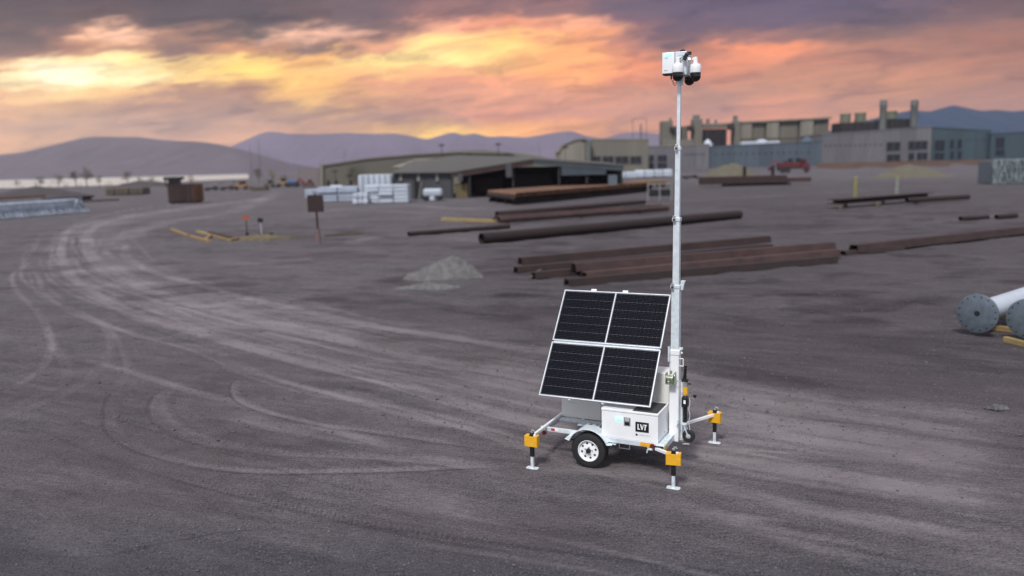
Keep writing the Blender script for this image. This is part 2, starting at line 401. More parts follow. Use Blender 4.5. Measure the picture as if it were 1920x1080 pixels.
track(zp((300, 405), (400, 430), (560, 480), (740, 530), (900, 580), (1080, 625), (1300, 690)), .16, .65)
track(zp((420, 460), (360, 510), (345, 560), (355, 620), (420, 668), (560, 715), (760, 745), (1000, 750), (1300, 742), (1500, 733), (1650, 732)), .14, .5, .7)
track(zp((560, 480), (505, 515), (502, 570), (580, 630), (720, 668), (900, 690), (1150, 700), (1400, 720), (1620, 760)), .20, .65, .35)
track(zp((600, 480), (575, 520), (580, 560), (640, 600), (760, 640)), .16, .4)
track(zp((800, 435), (745, 470), (755, 520), (850, 562), (1000, 600), (1150, 620), (1400, 655), (1620, 690)), .12, .5, .6)
track(zp((850, 450), (1000, 490), (1200, 550), (1400, 600), (1620, 640)), .14, .5)
track(zp((700, 560), (900, 610), (1150, 650), (1400, 690), (1620, 720)), .3, .4)
track(zp((120, 600), (300, 680), (500, 750), (800, 830), (1100, 900), (1400, 960), (1700, 1010)), .12, .05, .45)
track(zp((300, 560), (500, 620), (760, 700), (1000, 770), (1300, 850)), .08, .1, .5)
track(zp((0, 1000), (300, 1010), (560, 960), (760, 930), (1000, 915)), .1, .0, .6)
track(zp((0, 880), (200, 960), (420, 1060)), .3, .35)
track(zp((1150, 790), (1300, 830), (1620, 900)), .4, .35)
def zr(*pts): return [(960 + x / 1.6875, 440 + y / 1.6875) for x, y in pts]
track(zr((-100, 335), (0, 350), (120, 370), (480, 420), (800, 470), (1100, 520), (1620, 590)), .5, .45)
track(zr((540, 440), (700, 510), (900, 590), (1100, 630), (1350, 680), (1620, 740)), .5, .65)
track(zr((540, 540), (700, 600), (900, 650), (1200, 700), (1620, 790)), .35, .5)
track(zr((560, 480), (900, 540), (1300, 610), (1620, 660)), .4, .4)
track(zr((-60, 780), (100, 745), (300, 750), (600, 790), (900, 860), (1200, 920), (1620, 1010)), .25, .5)
track(zr((600, 870), (900, 960), (1180, 1060)), .2, .7)
track(zr((1000, 860), (1300, 930), (1620, 980)), .14, .55)
track(zr((300, 860), (600, 880), (1000, 990), (1300, 1070)), .3, .3)
track(zr((500, 400), (800, 440), (1100, 500), (1620, 560)), .3, -.45)
track(zr((540, 420), (850, 480), (1250, 560), (1620, 625)), .5, -.35)
track(zr((-540, 180), (-200, 230), (100, 300), (500, 370), (900, 430)), .6, -.25)
track([(620, 430), (760, 450), (960, 480), (1200, 560), (1500, 620), (1920, 700)], .7, -.25)
track([(700, 395), (1000, 400), (1400, 370), (1900, 340)], .9, .35)
track([(640, 460), (760, 440), (1100, 465), (1500, 440), (1920, 400)], .8, .3)
track([(560, 400), (760, 385), (900, 392), (1200, 380)], 1.4, .45)
track([(520, 360), (480, 380), (420, 400), (300, 420), (180, 470)], 1.6, .5)

rt0 = np.random.RandomState(23)
mainline = np.array(TR[1][0])
tn = np.gradient(mainline, axis=0); tn /= np.linalg.norm(tn, axis=1)[:, None]; nn = np.stack([-tn[:, 1], tn[:, 0]], 1)
for q_ in range(30):
    off = rt0.uniform(-4.2, 3.4); wob = rt0.uniform(-.35, .35, len(mainline)); cut = rt0.randint(0, 9)
    TR.append(((mainline + nn * (off + wob)[:, None])[cut:len(mainline) - rt0.randint(0, 4)], rt0.uniform(.035, .13), rt0.uniform(.22, .55) * (1 if rt0.rand() < .7 else -.8), 0.0))
TR.append((mainline, 3.0, .42, 0.0))
for q_ in range(44):
    y0 = rt0.uniform(7.5, 17); x0 = rt0.uniform(-5, 9) if y0 < 13 else rt0.uniform(2, 10)
    L_ = rt0.uniform(2.5, 9); a_ = D2R(-rt0.uniform(16, 30)); b_ = a_ + D2R(rt0.uniform(-7, 7))
    p_ = [(x0, y0), (x0 + L_ * .5 * math.cos(a_), y0 + L_ * .5 * math.sin(a_)), (x0 + L_ * .5 * (math.cos(a_) + math.cos(b_)), y0 + L_ * .5 * (math.sin(a_) + math.sin(b_)))]
    if min(math.hypot(px_ - 2.6, py_ - 14.2) for px_, py_ in p_) > .5: TR.append((p_, rt0.uniform(.025, .075), rt0.uniform(.3, .7) * (1 if rt0.rand() < .6 else -1), 0.0))
dust = np.zeros(GX.size); dark = np.zeros(GX.size); dz = np.zeros(GX.size)
for k, (pl, hw, s, dk) in enumerate(TR):
    # smooth the polyline (Catmull-Rom)
    P = np.array(pl); Q = []
    for i in range(len(P) - 1):
        p0 = P[max(i - 1, 0)]; p1 = P[i]; p2 = P[i + 1]; p3 = P[min(i + 2, len(P) - 1)]
        for t in np.linspace(0, 1, 7)[:-1]:
            Q.append(.5 * ((2 * p1) + (-p0 + p2) * t + (2 * p0 - 5 * p1 + 4 * p2 - p3) * t * t + (-p0 + 3 * p1 - 3 * p2 + p3) * t ** 3))
    Q.append(P[-1]); Q = np.array(Q)
    W_ = hw * 3.2
    best = np.full(GX.size, 1e9); side = np.zeros(GX.size); sl = np.zeros(GX.size); acc = 0.0
    for a, b in zip(Q[:-1], Q[1:]):
        d = b - a; L = float(np.hypot(*d))
        if L < 1e-6: continue
        lo = np.minimum(a, b) - W_; hi = np.maximum(a, b) + W_
        idx = np.nonzero((GX > lo[0]) & (GX < hi[0]) & (GY > lo[1]) & (GY < hi[1]))[0]
        if idx.size:
            px = GX[idx] - a[0]; py = GY[idx] - a[1]
            t = np.clip((px * d[0] + py * d[1]) / L ** 2, 0, 1)
            dd = np.hypot(px - t * d[0], py - t * d[1])
            u_ = dd < best[idx]; ii = idx[u_]
            best[ii] = dd[u_]; sl[ii] = acc + t[u_] * L
            side[ii] = np.sign((px * d[1] - py * d[0])[u_])
        acc += L
    idx = np.nonzero(best < W_)[0]
    if not idx.size: continue
    q = best[idx] / hw
    gx, gy = GX[idx], GY[idx]
    end = sstep(0, 1.5, sl[idx]) * sstep(0, 1.5, acc - sl[idx])
    ragged = fbm(gx * 2.2 + k * 9, gy * 2.2, 3)
    fade = sstep(.28, .62, fbm(sl[idx] * .22 + k * 31, side[idx] * q * .5 + 3, 2))
    core = np.exp(-(q * (.75 + .6 * ragged)) ** 4 * .9) * end
    streak = .72 + .56 * vnoise(side[idx] * q * 5 + 40, sl[idx] * .35 + k * 7)
    dust[idx] += 1.5 * s * core * (.30 + .85 * fade) * streak
    if dk >= .3:
        near_ = (1 - sstep(16, 26, np.hypot(gx, gy)))
        tread = np.sin(2 * np.pi * (sl[idx] / .16 + np.abs(side[idx] * q) * .6)) * (q < 1.05) * near_ * end
        ribs = np.cos(q * hw / .05 * 2 * np.pi) * (q < 1.1) * near_ * end
        dust[idx] += (tread * .16 + ribs * .22) * (.4 + .8 * fade); dz[idx] += tread * .004
    if dk:
        dark[idx] += dk * np.exp(-((q - .95) / .28) ** 2) * end * (side[idx] > 0) * (.5 + .8 * fade)
    if s > 0:
        hwm = min(hw, .35)
        dz[idx] += (-.012 * core * s + .014 * s * np.exp(-((q - 1.35) / .35) ** 2) * end * (.4 + ragged)) * min(1, hw / .2) * (1 - sstep(40, 80, np.hypot(gx, gy)))
R_ = np.hypot(GX, GY)
# general mottling, drawn out along the direction of travel near the trailer
ca_, sa_ = math.cos(D2R(-24)), math.sin(D2R(-24))
LU = GX * ca_ + GY * sa_; LV = -GX * sa_ + GY * ca_
near = 1 - sstep(35, 75, R_)
st1 = fbm(LU * .25, LV * 1.6, 5, .6); st2 = fbm(LU * 1.1 + 50, LV * 5.5, 4, .6)
bl = fbm(GX * .12, GY * .12, 4); fine = fbm(GX * 3.1, GY * 3.1, 3, .6)
st3 = fbm(LU * .7 + 11, LV * 9 + 5, 3, .6)
dust += ((st1 - .5) * .75 + (st2 - .5) * .8 + (st3 - .5) * .45) * (.3 + .7 * near) + (bl - .5) * .5 + (fine - .5) * .3
# broad zones: travelled way slightly paler, coarse dark gravel in the left foreground
dark += .35 * sstep(.52, .75, fbm(LU * .5 + 9, LV * 1.5, 4, .6)) * near
# the ground beyond the way on the right is darker, redder earth
earth = sstep(17, 26, GY + .42 * GX) * sstep(-14, 2, GX - .05 * GY) * (1 - sstep(150, 260, R_))
dark += .48 * earth
coarse = sstep(13.5, 9.5, LV + 4 + .0 * LU) if False else (1 - sstep(9.0, 12.5, GY + .18 * GX)) * near
dz += (st2 - .5) * .018 * near + (fine - .5) * .010 * near + (fbm(GX * 7, GY * 7, 2) - .5) * .010 * (1 - sstep(14, 30, R_)) + (st1 - .5) * .02 * near
# disturbed, lumpy earth on the far side of the way
lump = sstep(24, 34, GY + .25 * GX) * (1 - sstep(80, 130, R_))
dz += (fbm(GX * .9, GY * 1.3, 4, .55) - .5) * .16 * lump
dark += lump * .5 * sstep(.5, .7, fbm(GX * .35 + 3, GY * .6, 4, .6))
# keep it level where the trailer stands
TO = g(1103, 878)
dd_ = np.hypot(GX - (TO[0] + 1.0), GY - (TO[1] + .6)); dz *= sstep(.5, 3.2, dd_) * .7 + .3
GZ = GZ + dz
vs = np.stack([GX, GY, GZ], 1)
i0 = (np.arange(nr - 1)[:, None] * na + np.arange(na)[None, :]).ravel()
i1 = (np.arange(nr - 1)[:, None] * na + (np.arange(na)[None, :] + 1) % na).ravel()
fs_ = np.stack([i0, i1, i1 + na, i0 + na], 1)
me = bpy.data.meshes.new('ground')
me.vertices.add(len(vs)); me.vertices.foreach_set('co', vs.astype(np.float32).ravel())
me.loops.add(fs_.size); me.loops.foreach_set('vertex_index', fs_.astype(np.int32).ravel())
me.polygons.add(len(fs_)); me.polygons.foreach_set('loop_start', (np.arange(len(fs_)) * 4).astype(np.int32))
me.polygons.foreach_set('use_smooth', np.ones(len(fs_), dtype=bool))
me.update(calc_edges=True); me.validate()
for nm, arr in (('dust', dust), ('dark', dark), ('coarse', coarse)):
    a = me.attributes.new(nm, 'FLOAT', 'POINT'); a.data.foreach_set('value', arr.astype(np.float32)[:len(me.vertices)])
gm = bpy.data.materials.new('packed_dirt'); gm.use_nodes = True; t = gm.node_tree; K = N(t); bs = t.nodes['Principled BSDF']
def attr(n):
    nd = K.n('ShaderNodeAttribute'); nd.attribute_name = n; return nd.outputs['Fac']
ob = K.n('ShaderNodeTexCoord').outputs['Object']
dn, dk_, co_ = attr('dust'), attr('dark'), attr('coarse')
g1 = K.noise(ob, 9.0, 6, .75); g2 = K.noise(ob, 26.0, 3, .75); g3 = K.noise(ob, 1.3, 6, .65, .5); g4 = K.noise(ob, .16, 5, .6)
dd = K.m('ADD', dn, K.m('MULTIPLY_ADD', g1, .9, -.45))
dd = K.m('ADD', dd, K.m('MULTIPLY_ADD', g3, .6, -.3))
mp = K.n('ShaderNodeMapping'); t.links.new(ob, mp.inputs[0]); mp.inputs['Rotation'].default_value = (0, 0, D2R(24)); mp.inputs['Scale'].default_value = (1.0, 5.5, 1)
g5 = K.noise(mp.outputs[0], 4.5, 8, .78)
dd = K.m('ADD', dd, K.m('MULTIPLY_ADD', g5, 3.0, -1.5))
dd = K.m('ADD', dd, K.m('MULTIPLY', K.m('ADD', g2, -.5), 4.2))
base = K.mix(K.mr(dd, -1.0, 1.6), (.030, .027, .033), (.245, .214, .220))
base = K.mix(K.mr(g4, .42, .64, 0, .55), base, (.088, .068, .074))          # redder earth in places
base = K.mix(K.m('MULTIPLY', dk_, .75, clamp=True), base, (.024, .0175, .021))
pale = K.mr(g2, .57, .66, 0, .85); base = K.mix(K.m('MULTIPLY', pale, K.mr(co_, 0, 1, .3, .8)), base, (.20, .195, .21))
base = K.mix(K.m('MULTIPLY', K.mr(g2, .44, .30, 0, .7), K.mr(co_, 0, 1, .4, 1)), base, (.012, .011, .014))
flake = K.m('MULTIPLY', K.mr(g5, .55, .63), K.mr(dn, -.1, .9, .12, .75)); base = K.mix(flake, base, (.25, .225, .225))
base = K.mix(K.m('MULTIPLY', co_, .55), base, (.040, .040, .056))
t.links.new(base, bs.inputs['Base Color']); bs.inputs['Roughness'].default_value = .88; bs.inputs['Specular IOR Level'].default_value = .25
bn = K.n('ShaderNodeBump'); bn.inputs['Strength'].default_value = 1.0; bn.inputs['Distance'].default_value = .035
t.links.new(K.m('ADD', K.m('MULTIPLY', g2, K.mr(co_, 0, 1, .6, 1.2)), g1), bn.inputs['Height']); t.links.new(bn.outputs[0], bs.inputs['Normal'])
me.materials.append(gm)
ground = bpy.data.objects.new('ground', me); COL.objects.link(ground); tag(ground, 'grey brown packed dirt yard crossed by pale curving tyre tracks', kind='structure')

# loose stones
sb = MB(); rr = np.random.RandomState(5)
from itertools import product
octv = [(1, 0, 0), (-1, 0, 0), (0, 1, 0), (0, -1, 0), (0, 0, 1), (0, 0, -1)]
octf = [(0, 2, 4), (2, 1, 4), (1, 3, 4), (3, 0, 4), (2, 0, 5), (1, 2, 5), (3, 1, 5), (0, 3, 5)]
GZ2 = GZ.reshape(nr, na)
def ground_z(x, y):
    r = math.hypot(x, y); a = math.atan2(x, y)
    i = np.searchsorted(RR, r) - 1; j = np.searchsorted(AA, a) - 1
    i = min(max(i, 0), nr - 2); j = min(max(j, 0), na - 2)
    fr = (r - RR[i]) / (RR[i + 1] - RR[i]); fa_ = (a - AA[j]) / (AA[j + 1] - AA[j])
    return float((GZ2[i, j] * (1 - fa_) + GZ2[i, j + 1] * fa_) * (1 - fr) + (GZ2[i + 1, j] * (1 - fa_) + GZ2[i + 1, j + 1] * fa_) * fr)
cnt = 0
while cnt < 34000:
    y = 7.2 + (rr.rand() ** 1.7) * 32; x = (rr.rand() * 2 - 1) * y * .72
    p = .95 if (y + .18 * x) < 11.5 else .28
    if rr.rand() > p: continue
    s_ = .007 + .014 * rr.rand() ** 3 + (.025 * rr.rand() if rr.rand() < .03 else 0)
    if y > 16: s_ *= 1.5
    z0 = ground_z(x, y)
    ang = rr.rand() * 6.28; c_, q_ = math.cos(ang), math.sin(ang)
    k3 = s_ * (0.7 + .6 * rr.rand(3))
    sb.add([(x + (vx * k3[0]) * c_ - vy * k3[1] * q_, y + vx * k3[0] * q_ + vy * k3[1] * c_, z0 + vz * k3[2] * .7 + s_ * .3) for vx, vy, vz in octv], octf)
    cnt += 1
M_stone = mat('grey_stone', (.10, .095, .10), .9, var=.75, vscale=9)
o = bpy.data.meshes.new('loose_stones'); o.from_pydata(sb.v, [], sb.f); o.materials.append(M_stone)
o = bpy.data.objects.new('loose_stones', o); COL.objects.link(o)
tag(o, 'loose grey pebbles scattered over the dirt yard in the foreground', 'gravel', kind='stuff')

# lake
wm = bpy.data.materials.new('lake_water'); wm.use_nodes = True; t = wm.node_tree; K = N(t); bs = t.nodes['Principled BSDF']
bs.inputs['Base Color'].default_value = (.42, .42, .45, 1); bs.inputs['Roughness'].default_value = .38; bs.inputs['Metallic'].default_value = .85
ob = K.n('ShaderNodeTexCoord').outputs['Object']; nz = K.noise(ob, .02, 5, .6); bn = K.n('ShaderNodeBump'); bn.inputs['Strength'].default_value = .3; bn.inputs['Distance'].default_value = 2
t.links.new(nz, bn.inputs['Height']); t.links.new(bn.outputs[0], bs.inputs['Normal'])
t.links.new(K.mix(K.mr(nz, .4, .6), (.92, .84, .70), (1, .94, .82)), bs.inputs['Base Color'])  # warm pale tint stands in for sunset glow reflected by the water
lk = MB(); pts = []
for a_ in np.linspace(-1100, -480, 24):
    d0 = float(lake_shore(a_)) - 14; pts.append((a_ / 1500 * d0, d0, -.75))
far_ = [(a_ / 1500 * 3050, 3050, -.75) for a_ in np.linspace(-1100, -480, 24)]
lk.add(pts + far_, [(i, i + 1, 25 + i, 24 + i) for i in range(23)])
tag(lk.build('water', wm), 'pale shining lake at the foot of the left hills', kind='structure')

# ------------------------------------------------------------------ hills and mountains
def ridge(name, label, pts, D, depth, m, base=0, rough=.1, seed=0, dl=0.0):
    """a mountain range whose crest runs at distance D; foot nearer and farther by depth"""
    xs = np.array([p[0] for p in pts], float); ys = np.array([p[1] for p in pts], float)
    n = 260; X = np.linspace(xs[0], xs[-1], n); Yp = np.interp(X, xs, ys)
    kk = np.hanning(9); kk /= kk.sum(); Ypp = np.convolve(np.pad(Yp, 4, 'edge'), kk, 'valid')
    crest = np.array([at(x, y, D + dl * (x - xs[0]) / (xs[-1] - xs[0])) for x, y in zip(X, Ypp)])
    rows = []; S = np.concatenate([np.linspace(-1, 0, 26), np.linspace(0, 1, 10)[1:]])
    for s in S:
        h = (1 - abs(s)) ** 1.15
        w = fbm(crest[:, 0] * 6 / depth + seed, np.full(n, s * 5.0 + seed), 5, .6) - .5
        w2 = np.abs(fbm(crest[:, 0] * 14 / depth + seed + 30, np.full(n, s * 3.0), 4, .6) - .5)
        Hh = crest[:, 2] - base
        z = base - 3 + (Hh + 3) * h + (Hh * rough * (w * 2.2 - w2 * 2.5)) * np.sin(np.pi * min(abs(s), 1)) 
        z = np.minimum(z, base + Hh * (1 if s == 0 else .985 * h + .012)) if s != 0 else crest[:, 2]
        y = crest[:, 1] + s * depth; k = y / crest[:, 1] if s < 0 else 1
        rows.append(np.stack([crest[:, 0] * (1 if s > 0 else 1), y, z], 1))
    V = np.concatenate(rows); nr_ = len(S)
    f = [(i * n + j, i * n + j + 1, (i + 1) * n + j + 1, (i + 1) * n + j) for i in range(nr_ - 1) for j in range(n - 1)]
    me = bpy.data.meshes.new(name); me.from_pydata(V.tolist(), [], f)
    for p in me.polygons: p.use_smooth = True
    me.materials.append(m); o = bpy.data.objects.new(name, me); COL.objects.link(o)
    return tag(o, label, kind='structure')
M_h1 = mat('brown_hillside', (.066, .045, .050), .95, var=.25, vscale=.004, bump=.3, bscale=.02)
M_h2 = mat('mauve_mountain', (.115, .085, .12), .95, var=.2, vscale=.003)
M_h3 = mat('blue_mountain', (.010, .035, .075), .95, var=.2, vscale=.003)
M_h4 = mat('olive_rise', (.09, .09, .055), .95, var=.25, vscale=.02)
ridge('hill', 'long brown hill behind the lake at the left', [(-330, 330), (-150, 300), (0, 290), (40, 286), (100, 272), (150, 260), (180, 256), (225, 257), (262, 257), (300, 262), (330, 264), (380, 266), (420, 272), (470, 285), (540, 305), (640, 322)], 3300, 900, M_h1, seed=3)
ridge('mountains', 'mauve jagged mountain range under the sunset', [(380, 300), (430, 276), (462, 262), (490, 249), (510, 246), (535, 250), (590, 252), (650, 249), (700, 251), (742, 250), (770, 255), (800, 262), (830, 253), (850, 247), (868, 254), (890, 249), (915, 257), (945, 255), (985, 258), (1020, 252), (1050, 247), (1075, 245), (1095, 254), (1130, 260), (1165, 250), (1200, 247), (1240, 252), (1300, 262), (1400, 275), (1520, 285)], 5200, 900, M_h2, seed=9)
ridge('mountain', 'dark blue mountain rising behind the works at the right', [(1500, 262), (1600, 232), (1680, 212), (1710, 207), (1745, 209), (1765, 203), (1788, 197), (1812, 202), (1840, 208), (1870, 206), (1900, 209), (1960, 203), (2050, 190), (2160, 196), (2280, 205)], 1900, 480, M_h3, seed=21)
ridge('rise', 'low olive rise behind the long shed', [(760, 312), (800, 293), (850, 283), (900, 281), (960, 286), (1010, 292), (1060, 306)], 330, 60, M_h4, seed=5)

# ------------------------------------------------------------------ the solar surveillance trailer
T = thing('solar_surveillance_trailer', 'white trailer with tilted solar panels, tall camera mast and yellow outriggers on the dirt track', 'trailer', (TO[0], TO[1], 0), D2R(-26))
def wheel(yc, out):
    w = MB().lathe([(.20, -.10), (.285, -.105), (.318, -.09), (.333, -.06), (.336, 0), (.333, .06), (.318, .09), (.285, .105), (.20, .10), (.19, 0), (.20, -.10)], (0, yc, .336), 'Y', 56, caps=False).build('wheel', M_rubber, T, smooth=35)
    s = out
    y0 = yc + s * .072
    # tread blocks
    tb = MB()
    for i in range(60):
        a = 2 * math.pi * i / 60
        R = Matrix.Rotation(-a, 3, 'Y')
        for k in (-.065, -.022, .022, .065):
            tb.box((.336 * math.cos(a + (.05 if k in (-.022, .065) else 0)), yc + k, .336 + .336 * math.sin(a + (.05 if k in (-.022, .065) else 0))), (.008, .034, .022), Matrix.Rotation(-(a + (.05 if k in (-.022, .065) else 0)), 3, 'Y'))
    tb.build('tread', M_rubber, w)
    MB().lathe([(.205, y0 + s * .030), (.196, y0 + s * .034), (.188, y0 + s * .004), (.178, y0 - s * .018), (.15, y0 - s * .012), (.10, y0 + s * .002), (.062, y0 + s * .008), (.0001, y0 + s * .008)], (0, 0, .336), 'Y', 48, caps=False).build('rim', M_white, w, smooth=40)
    for i in range(8):
        a = 2 * math.pi * (i + .3) / 8; r = .138
        MB().lathe([(.021, y0 - s * .010), (.021, y0 - s * .003), (.0001, y0 - s * .003)], (r * math.cos(a), 0, .336 + r * math.sin(a)), 'Y', 12).build('vent_hole_disc', M_black, w)  # raised dark disc paints the shade of an open hole
    MB().lathe([(.050, y0 + s * .006), (.044, y0 + s * .045), (.03, y0 + s * .06), (.0001, y0 + s * .062)], (0, 0, .336), 'Y', 20).build('hub_cap', M_black, w, smooth=40)
    for i in range(5):
        a = 2 * math.pi * (i + .15) / 5
        MB().lathe([(.013, y0 + s * .004), (.012, y0 + s * .022), (.0001, y0 + s * .024)], (.072 * math.cos(a), 0, .336 + .072 * math.sin(a)), 'Y', 6).build('lug_nut', M_chrome, w)
wheel(.105, -1); wheel(1.745, 1)
MB().tube((0, .2, .33), (0, 1.65, .33), .032).build('axle', M_galv, T, smooth=30)
def fender(y0, y1, s):
    a0, a1 = D2R(22), D2R(158); n = 22
    pr = [(-.46, .53)] + [(.40 * math.cos(a1 + (a0 - a1) * i / n) * 1.0, .355 + .405 * math.sin(a1 + (a0 - a1) * i / n)) for i in range(n + 1)] + [(.47, .52)]
    up = [(x * 1.0 + (0.0), z) for x, z in pr]
    inn = [(x * .985, z - .008) for x, z in pr]
    m = MB().prism(up + inn[::-1], y0, y1, 'Y')
    # rolled lip on the outer edge and inner skirt
    e = y0 if s < 0 else y1
    for a, b in zip(pr[:-1], pr[1:]): m.bar((a[0], e, a[1] - .018), (b[0], e, b[1] - .018), .006, .036, up=(0, 1, 0)) if False else m.tube((a[0], e, a[1] - .004), (b[0], e, b[1] - .004), .009, n=8)
    m.build('fender', M_white2 if False else M_galvl, T, smooth=35)
fender(-.015, .262, -1); fender(1.59, 1.86, 1)
MB().lohi((.395, .06, .50), (.52, .255, .515)).build('fender_step', M_galv, T, bevel=.003)
# chassis
for y in (.30, 1.53):
    MB().lohi((-1.0, y - .03, .52), (1.27, y + .03, .598)).build('side_rail', M_galvl, T, bevel=.005)
MB().lohi((-1.03, .30, .516), (-.95, 1.53, .594)).build('rear_rail', M_galvl, T, bevel=.005)
for x in (-.05, .62):
    MB().lohi((x - .025, .332, .522), (x + .025, 1.498, .592)).build('cross_member', M_galv, T, bevel=.004)
MB().lohi((-.92, .80, .575), (.2, .955, .603)).build('cabinet_sill', M_galv, T, bevel=.004)
MB().lohi((-.30, .60, .56), (-.22, .80, .612)).lohi((-.17, .60, .56), (-.09, .80, .612)).build('tie_down_bracket', M_galvl, T, bevel=.004)
MB().lohi((.26, .085, .535), (1.42, .125, .625)).build('box_sill', M_galvl, T, bevel=.004)
MB().lohi((.26, .125, .585), (1.27, .90, .612)).build('floor_plate', M_galv, T)
MB().lohi((1.275, .02, .575), (1.435, 1.47, .605)).build('tread_plate', M_galv, T, bevel=.003)
MB().lohi((1.275, .02, .50), (1.29, 1.47, .573)).lohi((1.42, .02, .50), (1.435, 1.47, .573)).build('front_channel', M_galv, T)
MB().lohi((.98, .0795, .545), (1.24, .0845, .618)).build('hazard_tape', M_yel, T)
MB().lohi((1.436, .03, .50), (1.441, .28, .57)).build('hazard_tape', M_yel, T)
MB().lohi((1.26, .0, .50), (1.43, .018, .61)).build('corner_block', M_black, T, bevel=.003)
MB().tube((1.21, .082, .575), (1.21, .045, .575), .042, n=20).build('marker_lamp', M_lens, T, smooth=30)
MB().tube((-.99, .25, .50), (-.99, .20, .50), .042, n=20).build('marker_lamp', M_lens, T, smooth=30)
MB().lohi((-.86, .264, .545), (-.78, .2685, .592)).build('red_reflector', M_red, T)
MB().lohi((-.78, .264, .545), (-.70, .2685, .592)).build('white_reflector', M_inkw, T)
MB().lohi((-.50, .27, .40), (-.46, .33, .52)).lohi((-.46, .28, .40), (-.34, .32, .43)).build('spring_hanger', M_black, T, bevel=.003)
mm = MB().lohi((.50, .30, .37), (.515, .32, .53)).lohi((.70, .30, .37), (.715, .32, .53)).lohi((.50, .30, .36), (.715, .32, .374)); mm.build('step_hoop', M_galv, T)
MB().lohi((-1.06, 1.40, .60), (-1.0, 1.62, .76)).build('tail_bracket', M_black, T, bevel=.006)
# towing eye at the rear corner
MB().lathe([(.030, -.008), (.042, 0), (.030, .008), (.020, 0), (.030, -.008)], (-1.04, .27, .60), 'Z', 20, caps=False).build('tie_ring', M_galvl, T, smooth=60)

# battery box
eb = MB().lohi((.235, .105, .628), (1.305, .82, 1.125)).build('equipment_box', M_white, T, bevel=.008)
lid = MB().lohi((.228, .095, 1.130), (1.312, .828, 1.172)).build('lid', M_white, eb, bevel=.008)
MB().lohi((.82, .13, 1.172), (1.285, .77, 1.178)).build('grit_mat', M_mat, lid)
for x in (.36,):
    MB().lohi((x - .08, .115, 1.172), (x + .08, .20, 1.182)).build('hinge_plate', M_galv, lid, bevel=.003)
h = MB().lohi((.665, .097, .885), (.79, .103, 1.045)).build('latch_plate', M_chrome, eb, bevel=.002)
MB().lohi((.685, .091, .975), (.77, .0965, 1.03)).build('paddle', M_grey, h, bevel=.002)
MB().lohi((.685, .093, .90), (.77, .0965, .955)).build('lock_recess', M_black, h)
pil = [(.575 + .018 * math.cos(t) + (.035 if math.cos(t) > 0 else -.035), .998 + .021 * math.sin(t)) for t in [2 * math.pi * (i + .5) / 20 for i in range(20)]]
l = MB().prism(pil, .104, .088, 'Y').build('status_light', M_led, eb)
# black sign with white letters
lg = MB().lohi((.885, .099, .80), (1.135, .1035, .985)).build('logo_plate', M_ink, eb)
def letter(poly, nm='letter'):
    MB().prism([(.925 + x * .172, .842 + z * .105) for x, z in poly], .0988, .0965, 'Y').build(nm, M_inkw, lg)
letter([(0, 1), (0, 0), (.30, 0), (.235, .2), (.115, .2), (.115, 1)])
letter([(.27, 1), (.39, 1), (.50, .38), (.545, .60), (.60, 1), (.655, 1), (.66, .80), (.535, 0), (.455, 0)])
letter([(.71, 1), (1.03, 1), (1.0, .80), (.925, .80), (.86, 0), (.745, 0), (.81, .80), (.73, .80)])
pm = MB().lohi((.888, .1022, .722), (.925, .1035, .758))
pm.build('small_print', M_ink, eb)
pm = MB()
rp = random.Random(4)
x = .94
for row, z in enumerate((.735, .747)):
    x = .94
    while x < 1.045:
        w_ = rp.uniform(.006, .014); pm.lohi((x, .1022, z - .003), (x + w_, .1035, z + .003)); x += w_ + .004
    x = 1.085
    while x < 1.16 - .02 * row:
        w_ = rp.uniform(.006, .014); pm.lohi((x, .1022, z - .003), (x + w_, .1035, z + .003)); x += w_ + .004
pm.lohi((1.064, .1022, .73), (1.066, .1035, .756)); pm.build('small_print', M_grey, eb)
MB().tube((1.306, .55, .70), (1.312, .55, .70), .018, n=14).build('plug', M_grey, eb)
MB().lohi((1.3055, .695, .84), (1.3125, .71, 1.0)).build('hinge_plate', M_grey, eb)

# tall rear cabinet on the far side
fc = MB().lohi((-.935, 1.0, .605), (1.27, 1.50, 1.69)).build('rear_cabinet', M_white2, T, bevel=.01)
for x in (-.1, .62):
    MB().lohi((x - .004, .9965, .64), (x + .004, 1.0, 1.66)).build('door_seam', M_grey, fc)
for x in (-.70, .30):
    MB().lohi((x - .07, .992, .905), (x + .07, .998, .93)).build('door_catch', M_galv, fc, bevel=.002)

